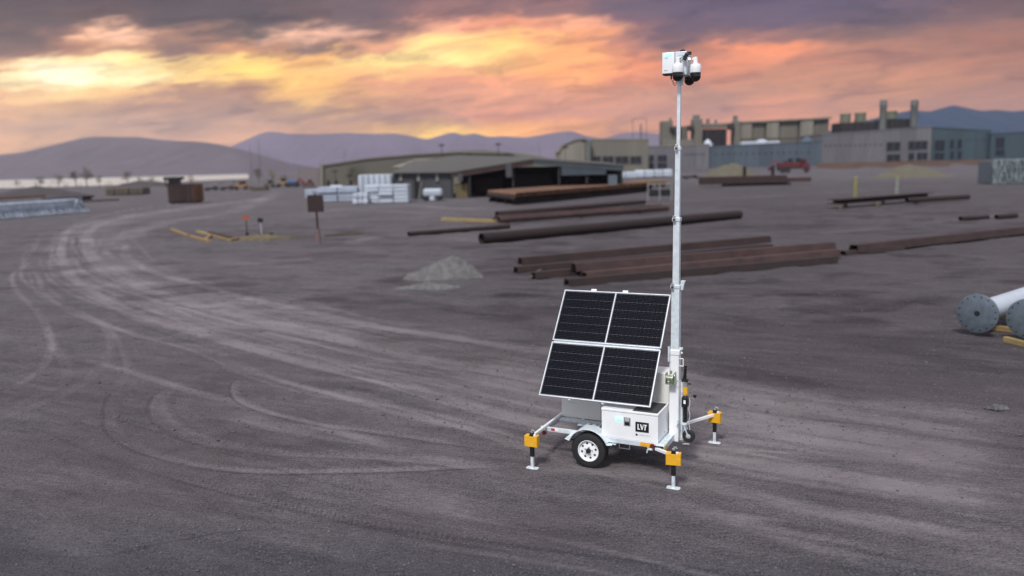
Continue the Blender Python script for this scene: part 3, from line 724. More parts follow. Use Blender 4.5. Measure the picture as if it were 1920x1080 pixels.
# solar panels: a tilted plane; s along X, t up the slope
PB = np.array([.14, 1.27]); PT = np.array([1.55, 3.11])
sl_ = PT - PB; SLN = float(np.hypot(*sl_)); ta = math.atan2(sl_[1], sl_[0])
PR = Matrix.Rotation(ta, 3, 'X')
arr_loc = Vector((.05, PB[0], PB[1]))
PX0, PW = -1.10, 2.20
HH = (SLN - .035) / 2
def solar(t0):
    W2, H2 = PW, HH
    root = MB()
    root.lohi((.028, .028, -.020), (W2 - .028, H2 - .028, -.002))
    s = root.build('solar_panel', M_gap, T)
    s.location = arr_loc + Vector((PX0, 0, 0)) + PR @ Vector((0, t0, 0)); s.rotation_euler = (ta, 0, 0)
    fw = .022
    for a, b in (((0, 0), (W2, fw)), ((0, H2 - fw), (W2, H2)), ((0, fw + .0005), (fw, H2 - fw - .0005)), ((W2 - fw, fw + .0005), (W2, H2 - fw - .0005)), ((W2 / 2 - .010, fw + .0005), (W2 / 2 + .010, H2 - fw - .0005))):
        MB().lohi((a[0], a[1], -.03), (b[0], b[1], .006)).build('frame', M_alu, s, bevel=.002)
    nx, ny = 12, 6
    x0s = (fw + .012, W2 / 2 + .010 + .012); ww = W2 / 2 - .010 - fw - .024
    cw, ch = ww / nx, (H2 - 2 * fw - .03) / ny
    cm = MB(); c_ = .006
    hw_, hh_ = cw / 2 - .0006, ch / 2 - .0026
    cm.prism([(-hw_ + c_, -hh_), (hw_ - c_, -hh_), (hw_, -hh_ + c_), (hw_, hh_ - c_), (hw_ - c_, hh_), (-hw_ + c_, hh_), (-hw_, hh_ - c_), (-hw_, -hh_ + c_)], -.002, .0005, 'Z')
    me = cm.mesh('cell'); me.materials.append(M_cell)
    for h_ in x0s:
        for i in range(nx):
            for j in range(ny):
                inst('cell', me, s, (h_ + (i + .5) * cw, fw + .015 + (j + .5) * ch, 0))
    rb = MB()
    for h_ in x0s:
        for j in range(ny):
            for q in range(1, 5):
                y = fw + .015 + (j + q / 5) * ch
                rb.lohi((h_, y - .0006, .0005), (h_ + ww, y + .0006, .0009))
    rb.build('busbar', M_bus, s)
    return s
solar(0); solar(HH + .035)
def pp(x, t, n): return arr_loc + Vector((PX0 + x, 0, 0)) + PR @ Vector((0, t, n))
for x in (.62, 1.28):
    MB().bar(pp(x, -.02, -.055), pp(x, SLN + .05, -.055), .05, .045, up=(1, 0, 0)).build('panel_rail', M_galv, T, bevel=.004)
    MB().bar(pp(x, SLN + .002, -.012), pp(x, SLN + .05, -.012), .11, .012, up=PR @ Vector((0, 0, 1))).build('panel_clamp', M_galvl, T, bevel=.002)
    b_ = pp(x, .55 * SLN, -.08)
    MB().bar(b_, (b_[0], 1.25, 1.70), .05, .05).build('panel_strut', M_galv, T, bevel=.004)
    b_ = pp(x, .06, -.08)
    MB().bar(b_, (b_[0], .50, 1.18), .04, .04).build('panel_strut', M_galv, T, bevel=.004)
for k in (HH + .0175,):
    MB().bar(pp(.03, k, -.02), pp(PW - .03, k, -.02), .02, .02, up=(0, 0, 1)).build('joint_strip', M_galv, T)

# ---------------- mast
MY = .85
ms = MB().lohi((1.332, MY - .088, .46), (1.508, MY + .088, 2.19)).build('mast_base', M_white, T, bevel=.01)
MB().lohi((1.318, MY - .10, 2.12), (1.522, MY + .10, 2.215)).build('collar', M_white, ms, bevel=.01)
def sec(x0, x1, z0, z1, m, hw):
    dx = .006
    a = MB(); vs_ = []
    for z, o_ in ((z0, 0), (z1, dx * (z1 - z0))):
        for (x, y) in ((x0, MY - hw), (x1, MY - hw), (x1, MY + hw), (x0, MY + hw)): vs_.append((x + o_, y, z))
    a.add(vs_, [(0, 1, 2, 3), (4, 5, 6, 7), (0, 1, 5, 4), (1, 2, 6, 5), (2, 3, 7, 6), (3, 0, 4, 7)])
    return a.build('mast_section', m, T, bevel=.006)
s1 = sec(1.352, 1.500, 2.19, 3.40, M_galv, .074)
s2 = sec(1.373, 1.490, 3.40, 4.62, M_galvl, .058)
s3_ = sec(1.397, 1.487, 4.62, 5.88, M_galvl, .045)
s4 = sec(1.423, 1.485, 5.88, 7.10, M_galvl, .031)
for (s_, xa, xb, z) in ((s1, 1.342, 1.515, 3.36), (s2, 1.362, 1.508, 4.585), (s3_, 1.392, 1.504, 5.845)):
    MB().lohi((xa, MY - .085 + (z - 3.3) * .012, z), (xb, MY + .085 - (z - 3.3) * .012, z + .06)).build('section_collar', M_galvl, s_, bevel=.005)
    MB().lohi((xa + .02, MY - .12 + (z - 3.3) * .012, z - .02), (xa + .07, MY - .09 + (z - 3.3) * .012, z + .10)).build('roller_bracket', M_chrome, s_, bevel=.003)
    MB().tube((xa + .045, MY - .122 + (z - 3.3) * .012, z + .03), (xa + .045, MY - .14 + (z - 3.3) * .012, z + .03), .018, n=10).build('pin', M_black, s_)
MB().prism([(1.52, 3.33), (1.56, 3.33), (1.575, 3.42), (1.60, 3.50), (1.52, 3.50)], MY - .04, MY + .04, 'Y').build('transport_hook', M_galvl, s1, bevel=.003)
hm = MB().path([(1.515, MY - .07, 2.06), (1.585, MY - .07, 2.06), (1.585, MY - .07, 1.92), (1.515, MY - .07, 1.92)], .009).build('handle', M_white, ms)
MB().tube((1.33, MY - .125, 2.0), (1.33, MY - .125, 2.28), .018, n=10).tube((1.352, MY - .115, 1.60), (1.352, MY - .115, 2.3), .003, n=6).build('cable_guide', M_galv, ms)
MB().lohi((1.5, MY - .03, 2.215), (1.56, MY + .03, 2.25)).tube((1.54, MY - .05, 2.16), (1.57, MY - .05, 2.16), .02, n=10).build('pulley_block', M_galvl, ms, bevel=.003)
# winch on the near face
wn = MB().tube((1.315, .66, 1.705), (1.44, .66, 1.705), .052, n=20).build('winch', M_zinc, T, smooth=35)
MB().lathe([(.078, 0), (.078, .008)], (1.31, .66, 1.705), 'X', 24).lathe([(.078, 0), (.078, .008)], (1.435, .66, 1.705), 'X', 24).build('drum_flange', M_zinc, wn)
MB().lohi((1.30, .60, 1.60), (1.306, .745, 1.80)).lohi((1.46, .60, 1.60), (1.466, .745, 1.82)).lohi((1.30, .60, 1.595), (1.466, .745, 1.602)).build('winch_bracket', M_zinc, wn)
MB().lathe([(.045, 0), (.045, .012)], (1.468, .63, 1.76), 'X', 18).tube((1.40, .62, 1.80), (1.40, .62, 1.86), .022, n=10).build('gear', M_chrome, wn)
MB().path([(1.48, .64, 1.66), (1.53, .64, 1.665), (1.56, .64, 1.63)], .009).build('crank', M_chrome, wn)

# ---------------- tongue, folded up with its jack wheel
tg = MB().lohi((1.515, MY + .03, .50), (1.555, MY + .10, 1.62)).build('folded_tongue', M_galvl, T, bevel=.004)
jk = MB().tube((1.60, .90, .78), (1.60, .90, 1.60), .036, n=18).build('tongue_jack', M_black, T, smooth=30)
MB().tube((1.60, .90, 1.33), (1.60, .90, 1.60), .046, n=18).build('jack_sleeve', M_chrome, jk, smooth=30)
MB().tube((1.60, .90, 1.36), (1.60, .90, 1.50), .0475, n=18).build('warning_label', M_yel, jk, smooth=30)
MB().lohi((1.545, .83, 1.12), (1.655, .96, 1.31)).build('clamp', M_black, jk, bevel=.01)
MB().lohi((1.585, .826, 1.19), (1.625, .829, 1.26)).build('tag_plate', M_inkw, jk)
MB().tube((1.60, .90, .55), (1.60, .90, .80), .028, n=14).build('inner_tube', M_galv, jk, smooth=30)
gb = MB()
for i in range(9): gb.tube((1.585 + .002 * i, .90, 1.63 + i * .03), (1.587 + .002 * i, .90, 1.66 + i * .03), .036 - .006 * (i % 2) - .0012 * i, n=12)
gb.build('grip', M_black, jk)
MB().lohi((1.53, .86, 1.60), (1.65, .94, 1.64)).build('jack_cap', M_black, jk, bevel=.006)
MB().path([(1.64, .90, 1.56), (1.71, .87, 1.57)], .012).build('lever', M_black, jk)
MB().path([(1.64, .90, 1.30), (1.80, .80, 1.31)], .007).tube((1.80, .80, 1.29), (1.80, .80, 1.34), .010).build('crank_arm', M_chrome, jk)
MB().lathe([(.012, 0), (.034, .035), (.036, .055), (.0001, .062)], (1.80, .80, 1.335), 'Z', 14).build('crank_knob', M_black, jk, smooth=40)
ch = MB()
for i in range(16): ch.box((1.69 + .01 * math.sin(i), .86, 1.28 - i * .04), (.010, .022 if i % 2 else .008, .036))
ch.build('safety_chain', M_galv, jk)
jw = MB().lathe([(.04, -.035), (.10, -.035), (.118, -.02), (.118, .02), (.10, .035), (.04, .035)], (1.68, .86, .575), 'Y', 30).build('jack_wheel', M_rubber, jk, smooth=35)
MB().lathe([(.045, -.040), (.02, -.044), (.0001, -.044)], (1.68, .86, .575), 'Y', 18).build('wheel_hub', M_grey, jk)
MB().bar((1.60, .81, .80), (1.68, .81, .575), .012, .05, up=(0, 1, 0)).bar((1.60, .91, .80), (1.68, .91, .575), .012, .05, up=(0, 1, 0)).lohi((1.56, .80, .79), (1.65, .92, .815)).build('wheel_fork', M_galv, jk)
MB().lohi((1.53, .76, .47), (1.60, 1.0, .52)).tube((1.58, .78, .43), (1.70, .84, .42), .02, n=10).build('hitch_coupler', M_chrome, jk, bevel=.006)
MB().path([(1.515, .80, .86), (1.50, .74, .87), (1.53, .72, .84), (1.49, .72, .78)], .011).build('latch_pin', M_chrome, tg)

# ---------------- outriggers
def outrigger(fx, fy, arm, ztop=.66, face=-1, ang=0):
    o_ = MB().lohi((-.035, -.035, .24), (.035, .035, .70)).build('outrigger', M_black, T, bevel=.005, loc=(fx, fy, 0))
    MB().bar(arm[0], arm[1], .052, .052).build('outrigger_arm', M_white, o_, bevel=.004)
    R = Matrix.Rotation(ang, 3, 'Z')
    b = MB().box(R @ Vector((0, -.062, .545)), (.255, .012, .20), R).box(R @ Vector((-.1215, .0, .545)), (.012, .112, .20), R).box(R @ Vector((.1215, .0, .545)), (.012, .112, .20), R)
    b.box(R @ Vector((0, .0, .451)), (.231, .112, .012), R).box(R @ Vector((-.085, .0, .6475)), (.085, .135, .008), R).box(R @ Vector((.085, .0, .6475)), (.085, .135, .008), R)
    b.build('stabiliser_block', M_yel, o_, bevel=.004)
    MB().lohi((-.027, -.027, .015), (.027, .027, .30)).build('inner_tube', M_galv, o_, bevel=.004)
    MB().prism([(-.12, -.03), (-.10, -.06), (.10, -.06), (.12, -.03), (.12, .03), (.10, .06), (-.10, .06), (-.12, .03)], .004, .018, 'Z').build('foot_plate', M_galvl, o_, bevel=.002)
    MB().tube((0, 0, .70), (0, 0, .725), .028, n=14).path([(0, 0, .72), (.01, -.02, .76), (.05, -.03, .765), (.07, -.03, .74)], .010).build('crank_stub', M_chrome, o_)
    MB().tube((.07, -.03, .655), (.07, -.03, .68), .024, n=14).build('lock_nut', M_inkw, o_)
    return o_
# local coordinates inside an outrigger: foot at its origin
outrigger(-.965, -.40, ((-.0, 1.55, .625), (0, .03, .625)))
outrigger(1.70, -.32, ((-.43, .36, .55), (-.02, .01, .60)), ang=D2R(8))
outrigger(1.88, 2.23, ((-.45, -.72, .57), (-.01, -.03, .60)), ang=D2R(-8))
outrigger(-.965, 2.27, ((0, -.60, .70), (0, -.03, .70)))
MB().path([(1.22, .05, .51), (1.14, .0, .52), (1.13, .0, .46)], .012).path([(1.22, .03, .53), (1.12, .06, .53)], .010).build('hinge_pin', M_galvl, T)

# ---------------- camera head
HX, HY_ = 1.455, .93
cb = MB().lohi((1.165, .80, 7.180), (1.385, 1.02, 7.540)).build('comms_enclosure', M_white, T, bevel=.008)
l = MB().prism([(1.275 + (.028 if math.cos(t) > 0 else -.028) + .022 * math.cos(t), 7.500 + .022 * math.sin(t)) for t in [2 * math.pi * (i + .5) / 20 for i in range(20)]], .80, .788, 'Y').build('beacon_light', M_led, cb)
MB().lohi((1.21, .794, 7.445), (1.27, .80, 7.452)).lohi((1.20, .794, 7.230), (1.26, .80, 7.240)).build('marking', M_grey, cb)
MB().lohi((1.17, .82, 7.155), (1.38, 1.0, 7.179)).build('base_seal', M_black, cb)
mb2 = MB().lohi((1.395, .80, 7.135), (1.60, 1.10, 7.537)).build('power_enclosure', M_galvl, T, bevel=.008)
mk_ = MB()
for z0_, z1_, x_ in ((7.265, 7.405, 1.52), (7.245, 7.405, 1.545), (7.325, 7.415, 1.44), (7.185, 7.465, 1.59)): mk_.lohi((x_, .795, z0_), (x_ + .008, .7995, z1_))
mk_.lohi((1.44, .795, 7.465), (1.56, .7995, 7.471)); mk_.build('marking', M_grey, mb2)
MB().lathe([(.045, 0), (.05, .012), (.048, .035), (.02, .052), (.0001, .054)], (1.49, .95, 7.537), 'Z', 18).build('antenna_dome', M_black, mb2, smooth=40)
fl = MB().box((1.60, .74, 7.435), (.065, .06, .13), Matrix.Rotation(D2R(28), 3, 'Y')).build('floodlight', M_black, T, bevel=.008)
MB().box((1.64, .80, 7.495), (.07, .08, .05)).build('lamp_bracket', M_black, fl, bevel=.005)
MB().path([(1.59, .75, 7.465), (1.50, .765, 7.415), (1.44, .77, 7.365), (1.41, .78, 7.295), (1.385, .785, 7.235)], .006).build('cable', M_black, fl)
MB().path([(1.42, .775, 7.325), (1.385, .78, 7.245)], .014).build('cable_plug', M_black, fl)
MB().tube((1.642, .83, 7.405), (1.642, .815, 7.405), .015, n=12).build('indicator_light', M_ledw, mb2)
MB().path([(1.31, .87, 7.155), (1.31, .87, 7.095), (1.36, .85, 7.005), (1.42, .86, 7.025)], .005).tube((1.31, .87, 7.160), (1.31, .87, 7.085), .014, n=10).build('cable', M_black, cb)
MB().path([(1.36, .86, 7.165), (1.35, .85, 6.995), (1.385, .86, 6.965), (1.425, .86, 7.025)], .004).build('cable', M_black, cb)
MB().lohi((1.42, .82, 7.035), (1.53, .90, 7.135)).lohi((1.50, .80, 6.965), (1.53, .86, 7.055)).build('mast_cap', M_galv, s4, bevel=.005)
def dome(x, y, z, r=.092):
    c = MB().lathe([(.030, .19), (.036, .185), (.040, .10), (.085, .085), (.098, .06), (.100, -.01), (.098, -.055), (.090, -.062), (.0001, -.062)], (x, y, z), 'Z', 28).build('dome_camera', M_white, T, smooth=40)
    MB().lathe([(.088, -.0625), (.092, -.075), (.090, -.09), (.0001, -.09)], (x, y, z), 'Z', 26).build('trim_ring', M_black, c, smooth=40)
    prof = [(r * math.cos(t), -.10 + r * math.sin(t)) for t in np.linspace(D2R(25), D2R(-89.5), 12)]
    MB().lathe(prof, (x, y, z - .02), 'Z', 26).build('dome', M_glass, c, smooth=60)
    MB().tube((x - .02, y - r * .80, z - .13), (x - .022, y - r * 1.0, z - .135), .028, n=14).build('lens', M_black, c)
    return c
dome(1.475, .68, 7.230); MB().bar((1.475, .68, 7.405), (1.475, .80, 7.405), .05, .05).build('camera_bracket', M_white, T, bevel=.006)
dome(1.725, .93, 7.230); MB().bar((1.60, .93, 7.410), (1.725, .93, 7.410), .045, .04).tube((1.725, .93, 7.385), (1.725, .93, 7.440), .035, n=16).build('camera_bracket', M_white, T, bevel=.004)
dome(1.55, 1.22, 7.200); MB().bar((1.55, 1.22, 7.375), (1.53, 1.10, 7.375), .045, .04).build('camera_bracket', M_white, T, bevel=.004)
# ------------------------------------------------------------------ steel lying on the yard
def gd(x, y, dz_=0): p = gp(x, y); return Vector((p[0], p[1], p[2] + dz_))
def seg_pipe(name, label, a, b, dia, m, group=None, lift=0.0, cat='pipe', hollow=True, n=18):
    """a, b: ground points below the two ends"""
    c = (a + b) / 2; d = (b - a); L = d.length; rz = math.atan2(d.y, d.x)
    t = thing(name, label, cat, (c.x, c.y, c.z + lift), rz, group) if False else None
    mb = MB()
    if hollow: mb.pipe((-L / 2, 0, dia / 2), (L / 2, 0, dia / 2), dia / 2, dia * .04, n)
    else: mb.tube((-L / 2, 0, dia / 2), (L / 2, 0, dia / 2), dia / 2, n=n)
    o = mb.build(name, m, smooth=35); o.location = (c.x, c.y, c.z + lift - .01)
    o.rotation_euler = (0, -math.asin(max(-1, min(1, (b.z - a.z) / L))), rz)
    return tag(o, label, cat, group)
def beam(name, label, a, b, w, h, m, lift=0.0, group=None, cat='steel beam', shape='H'):
    c = (a + b) / 2; d = (b - a); L = d.length; rz = math.atan2(d.y, d.x); t_ = .12 * h
    mb = MB()
    if shape == 'H':
        mb.lohi((-L / 2, -w / 2, 0), (L / 2, w / 2, t_)).lohi((-L / 2, -w / 2, h - t_), (L / 2, w / 2, h)).lohi((-L / 2, -t_ / 2, t_), (L / 2, t_ / 2, h - t_))
    elif shape == 'box':
        mb.lohi((-L / 2, -w / 2, 0), (L / 2, w / 2, h))
    o = mb.build(name, m, bevel=.012 if shape == 'box' else 0); o.location = (c.x, c.y, c.z + lift - .01); o.rotation_euler[2] = rz
    return tag(o, label, cat, group)

# single thick pipe
seg_pipe('steel_pipe', 'long thick dark rusted pipe lying alone on the dirt in front of the pipe bundles', gd(903, 458), gd(1386, 410), .82, M_rust)
seg_pipe('steel_pipe', 'short thin dark pipe left of the long thick pipe', gd(766, 444), gd(955, 429), .42, M_rust)
beam('timber_beam', 'pale yellow timber beam beyond the thin dark pipe', gd(830, 413), gd(930, 417), .5, .32, M_timber_y, cat='timber', shape='box')
# two rows behind it
k_ = 0
for (xa, ya, xb, yb, dia, lift, lab, m) in (
    (935, 421, 1252, 397, .62, .12, 'rusted pipe in front of the double row behind the thick pipe', M_rust_r),
    (930, 414, 1240, 392, .5, .12, 'rusted pipe in the middle of the double row behind the thick pipe', M_rust_r),
    (932, 408, 1208, 384, .62, .12, 'rusted pipe at the back of the double row behind the thick pipe', M_rust),
    (925, 417, 1050, 406, .45, .02, 'short rusted pipe at the left end of the double row', M_rust)):
    seg_pipe('steel_pipe', lab, gd(xa, ya), gd(xb, yb), dia, m, 'pipes of the double row', lift)
for (x, y) in ((960, 416), (1100, 405), (1210, 396)):
    beam('dunnage_timber', 'short timber bearer under the double row of pipes', gd(x - 12, y + 5), gd(x + 8, y - 8), .2, .14, M_timber_d, group='bearers under the double row', cat='timber', shape='box')

# big piles of piling beams in the middle
def wide(name, lab, xa, ya, xb, yb, w, h, lift, m=M_rust_r, group='rusted beams on the yard', shape='sheet'):
    a, b = gd(xa, ya), gd(xb, yb); c = (a + b) / 2; d = b - a; L = d.length
    mb = MB()
    # trough shaped sheet pile: flat top, sloping webs, feet
    t_ = .05
    prof = [(-w / 2, 0), (-w / 2 + .05, 0), (-w * .28, h - t_), (w * .28, h - t_), (w / 2 - .05, 0), (w / 2, 0), (w * .31, h), (-w * .31, h)]
    if shape == 'sheet': mb.prism(prof, -L / 2, L / 2, 'X')
    else:
        mb.lohi((-L / 2, -w / 2, 0), (L / 2, w / 2, h * .14)).lohi((-L / 2, -w / 2, h * .86), (L / 2, w / 2, h)).lohi((-L / 2, -w * .06, h * .14), (L / 2, w * .06, h * .86))
    o = mb.build(name, m); o.location = (c.x, c.y, c.z + lift - .01); o.rotation_euler[2] = math.atan2(d.y, d.x)
    return tag(o, lab, 'steel beam', group)
wide('steel_beam', 'rusted beam at the very back of the big pile behind the mast', 975, 503, 1440, 459, .60, .42, .20)
wide('steel_beam', 'dark rusted beam in the second row of the big pile, poking out at the left', 967, 512, 1445, 468, .62, .34, .02, M_rust)
wide('steel_beam', 'low rusted beam in front of the poking-out beam of the big pile', 1000, 522, 1440, 478, .55, .32, .02, M_rust)
wide('steel_beam', 'upper red brown beam of the front half of the big pile', 1075, 518, 1560, 475, .72, .40, .30)
wide('steel_beam', 'red brown beam just behind the frontmost beam of the big pile', 1095, 528, 1568, 483, .72, .38, .12)
wide('steel_beam', 'frontmost beam of the big pile, its left end nearest the solar panels', 1062, 536, 1562, 492, .65, .34, .02, M_rust)
wide('steel_beam', 'short beam at the right front end of the big pile', 1430, 500, 1566, 490, .5, .30, .02, M_rust)
for i, (x, y) in enumerate(((1010, 514), (1120, 520), (1250, 505), (1380, 492), (1500, 488))):
    beam('dunnage_timber', 'weathered bearer under the big pile of rusted beams', gd(x - 16, y + 10), gd(x + 18, y - 16), .18, .15, M_timber_d, group='bearers under the big pile', cat='timber', shape='box')
# long beam running out of the picture at the right
wide('steel_beam', 'very long red brown beam running out of the picture at the right', 1600, 476, 2050, 424, .80, .45, .12, group=None)
wide('steel_beam', 'short dark beam under the left end of the very long red brown beam', 1580, 478, 1690, 468, .6, .25, .02, M_rust, group=None)
# stack on bearers near the two posts
wide('steel_beam', 'flat dark beam stack lying in front of the two short yellow posts', 1562, 391, 1738, 376, 1.6, .55, .45, M_rust, group=None, shape='H')
seg_pipe('steel_pipe', 'dark pipe prolonging the beam stack in front of the two posts', gd(1700, 384), gd(1815, 377), .62, M_rust, lift=.2)
for i, (x, y) in enumerate(((1580, 391), (1650, 386), (1722, 380))):
    beam('dunnage_timber', 'timber bearer under the dark beam stack by the two posts', gd(x - 5, y + 3), gd(x + 6, y - 6), .35, .44, M_timber_d, group='bearers under the stack by the posts', cat='timber', shape='box')
seg_pipe('steel_pipe', 'left one of two short dark pipes lying far right beyond the long beam', gd(1800, 414), gd(1852, 411), .40, M_rust)
seg_pipe('steel_pipe', 'right one of two short dark pipes lying far right beyond the long beam', gd(1868, 411), gd(1905, 408), .42, M_rust)
# posts
for (x, y0, y1, lab, m) in ((1603, 333, 378, 'thicker yellow steel post on the yard behind the dark beam stack', M_bollard), (1681, 333, 368, 'white steel post with yellow cap behind the dark beam stack', M_bollw)):
    p = gd(x, y1); H = (y1 - y0) * p.y / F
    o = MB().tube((0, 0, 0), (0, 0, H), .33 if m is M_bollard else .28, n=16).build('steel_post', m, smooth=35); o.location = p; tag(o, lab, 'post')
    MB().lathe([(.34 if m is M_bollard else .29, H * .9), (.34 if m is M_bollard else .29, H), (.2, H + .08), (.0001, H + .1)], (0, 0, 0), 'Z', 16).build('cap', M_bollard, o, smooth=40)

# rack of orange rusted pipes, shade painted dark inside the open ends
A = gd(966, 385); B = gd(1224, 359); Cc = gd(893, 374)
ax = (B - A); nrow = ax.length; ax.normalize(); pd = (Cc - A); pd.normalize(); LP_ = 17.0
dia = .62; npipe = int(nrow / dia)
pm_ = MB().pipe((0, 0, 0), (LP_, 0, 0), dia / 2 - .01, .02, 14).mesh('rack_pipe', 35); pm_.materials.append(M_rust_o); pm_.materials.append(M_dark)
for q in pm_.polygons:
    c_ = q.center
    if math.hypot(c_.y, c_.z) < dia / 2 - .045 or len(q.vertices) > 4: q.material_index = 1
pm2_ = pm_.copy(); pm2_.materials[0] = M_rust
rz = math.atan2(pd.y, pd.x); rk = random.Random(3)
# spacing measured across the pipes
cross = abs(ax.x * -math.sin(rz) + ax.y * math.cos(rz))
npipe = int(nrow * cross / dia)
for lay in range(2):
    for i in range(npipe - lay):
        q = A + ax * ((i + .5 + .5 * lay) * dia / cross)
        o = inst('rack_pipe', pm_ if lay else pm2_, None, (q.x, q.y, .62 + dia / 2 + lay * dia * .87), (0, 0, rz))
        o.location += Vector((pd.x, pd.y, 0)) * rk.uniform(-.25, .35)
        tag(o, 'rusted pipe in the %s layer of the long rack before the open shed' % ('orange upper' if lay else 'dark lower'), 'pipe', 'pipes in the %s layer of the long rack' % ('upper' if lay else 'lower'))
for k, f_ in enumerate((.06, .32, .62, .9)):
    a = A + pd * (LP_ * f_); b = a + ax * nrow
    beam('rack_bearer', 'dark steel bearer under the long rack of orange pipes', a, b, .4, .61, M_rust, group='bearers under the long pipe rack', cat='bearer', shape='H')

# brown long stack with uprights, right of the mast
a, b = gd(1318, 350), gd(1500, 352)
Dk = a.y
def mx(x, D): return at(x, 300, D)[0]
def mz(x, y, D): return float(at(x, y, D)[2])
t_ = thing('pipe_cradle', 'long brown steel cradle with two uprights in front of the sand pile', 'cradle', (mx(1400, Dk), Dk, 0))
x0, x1 = mx(1310, Dk) - t_.location.x, mx(1468, Dk) - t_.location.x
H0 = (350 - 332) * Dk / F
MB().lohi((x0, -3, .5), (x1, 0, H0)).build('bundle', M_rust_r, t_, bevel=.1)
MB().lohi((x0 + 5, -2.5, 0), (x1 + 1, -.5, .5)).build('skid', M_rust, t_)
MB().lohi((x1 - .2, -2.2, .6), (x1 + 5.5, -.6, 1.5)).build('overhang', M_rust_r, t_)
for xx in (1396, 1449):
    X = mx(xx, Dk) - t_.location.x
    MB().lohi((X - .35, -.35, H0 - .3), (X + .35, -.05, H0 + 2.0)).build('upright', M_rust, t_)

# ------------------------------------------------------------------ piles
def mound(name, label, x0, x1, ytop, ybase, m, xpk=None, depth=None, cat='pile', rough=.12, seed=1, n=40):
    p = gp((x0 + x1) / 2, ybase); D = p[1]
    w = (x1 - x0) * D / F; h = (ybase - ytop) * D / F
    depth = depth or w * .6; D += depth * .35
    cx = at((x0 + x1) / 2, ybase, D)[0]; pk = 0 if xpk is None else (xpk - (x0 + x1) / 2) * D / F
    X, Y = np.meshgrid(np.linspace(-w * .55, w * .55, n), np.linspace(-depth * .6, depth * .6, n))
    sx_ = np.where(X < pk, (pk - X) / (w / 2 + pk), (X - pk) / (w / 2 - pk))
    r = np.hypot(sx_, Y / (depth / 2)); r = r + (fbm(X / w * 9 + seed * 7, Y / w * 9 + seed, 4) - .5) * .35
    Z = np.clip(1 - r, -.3, 1); Z = np.where(Z > 0, Z ** .85, Z) * h
    Z = Z + (fbm(X / w * 22 + seed, Y / w * 22, 4, .6) - .5) * h * rough * (Z > -.02 * h)
    z0 = min(zt(cx, D), zt(cx, D - depth / 2))
    V = np.stack([X, Y, Z], 2).reshape(-1, 3)
    f = [(i * n + j, i * n + j + 1, (i + 1) * n + j + 1, (i + 1) * n + j) for i in range(n - 1) for j in range(n - 1)]
    me = bpy.data.meshes.new(name); me.from_pydata(V.tolist(), [], f)
    for q in me.polygons: q.use_smooth = True
    me.materials.append(m); o = bpy.data.objects.new(name, me); COL.objects.link(o); o.location = (cx, D, z0 - .01)
    return tag(o, label, cat)
mound('gravel_pile', 'small pale grey gravel pile on the bare dirt left of the solar panels', 758, 912, 483, 523, M_gravel, xpk=850, rough=.13, seed=3, n=70)
mound('gravel_pile', 'thin low strip of spilled gravel in front of the small gravel pile', 735, 870, 530, 542, M_gravel, rough=.6, seed=6, depth=1.0, n=50)
mound('sand_pile', 'beige sand pile behind the brown steel cradle', 1300, 1440, 304, 344, M_sand, xpk=1372, seed=5, cat='sand pile')
mound('sand_pile', 'low beige sand pile with two rises before the big black windows', 1632, 1790, 309, 333, M_sand, xpk=1700, seed=8, cat='sand pile')
mound('dirt_mound', 'dark flat topped dirt mound at the far left by the lake', -20, 160, 348, 369, M_dirt, xpk=70, seed=12, cat='dirt mound')
mound('dirt_mound', 'small hump of earth with dry grass at the foot of the two small signs', 430, 560, 440, 450, M_grass, seed=14, cat='dirt mound', depth=2.2, rough=.5)
mound('dirt_mound', 'low grey berm between the lake and the yard on the left', 200, 345, 338, 350, M_dirt, seed=19, cat='dirt mound')

# ------------------------------------------------------------------ rust red sign on its post
p = gd(597, 456); D = p.y; u1 = D / F
t_ = thing('sign', 'square rust red sign plate on a single post with faded pink sleeve', 'sign', p, D2R(4))
zt_ = (456 - 367) * u1; zb_ = (456 - 398) * u1
MB().lohi((-15.5 * u1, -.05, zb_), (14 * u1, .0, zt_)).build('sign_plate', M_signr, t_, bevel=.01)
MB().lohi((-3 * u1, .001, zt_ - .05), (1.5 * u1, .12, zt_ + .11)).lohi((-9 * u1, .001, zt_ - .02), (-7 * u1, .05, zt_ + .06)).lohi((7 * u1, .001, zt_ - .02), (9 * u1, .05, zt_ + .06)).build('plate_bracket', M_signr, t_)
MB().tube((0, .07, .9), (-.01, .07, zb_ + .3), .085, n=12).build('post', M_signr, t_, smooth=35)
MB().tube((0.02, .07, 0), (0, .07, 1.1), .17, .15, n=12).build('sleeve', M_pinkp, t_, smooth=35)
for (x, yb, yt, lab, m, w_) in ((464, 446, 404, 'small orange sign on a thin post rising from the grassy hump', M_orsign, 6), (491, 446, 409, 'small black sign on a thin post right of the orange one', M_black, 5)):
    p = gd(x, yb); u1 = p.y / F; H = (yb - yt) * u1
    t_ = thing('sign', lab, 'sign', p)
    MB().tube((0, 0, 0), (0, 0, H - .1), .045, n=8).build('post', M_signr if m is M_orsign else M_grey, t_)
    if m is M_orsign:
        MB().prism([(-w_ * u1, H - .38), (0, H - .42), (w_ * u1, H - .38), (w_ * u1, H - .02), (-w_ * u1, H)], -.06, -.09, 'Y').build('sign_plate', m, t_)
        MB().lohi((-.12, -.12, 0), (.12, .12, .5)).build('base', M_black, t_, bevel=.03)
    else:
        MB().lohi((-w_ * u1, -.1, H - .38), (w_ * u1, -.05, H)).build('sign_plate', m, t_, bevel=.01)
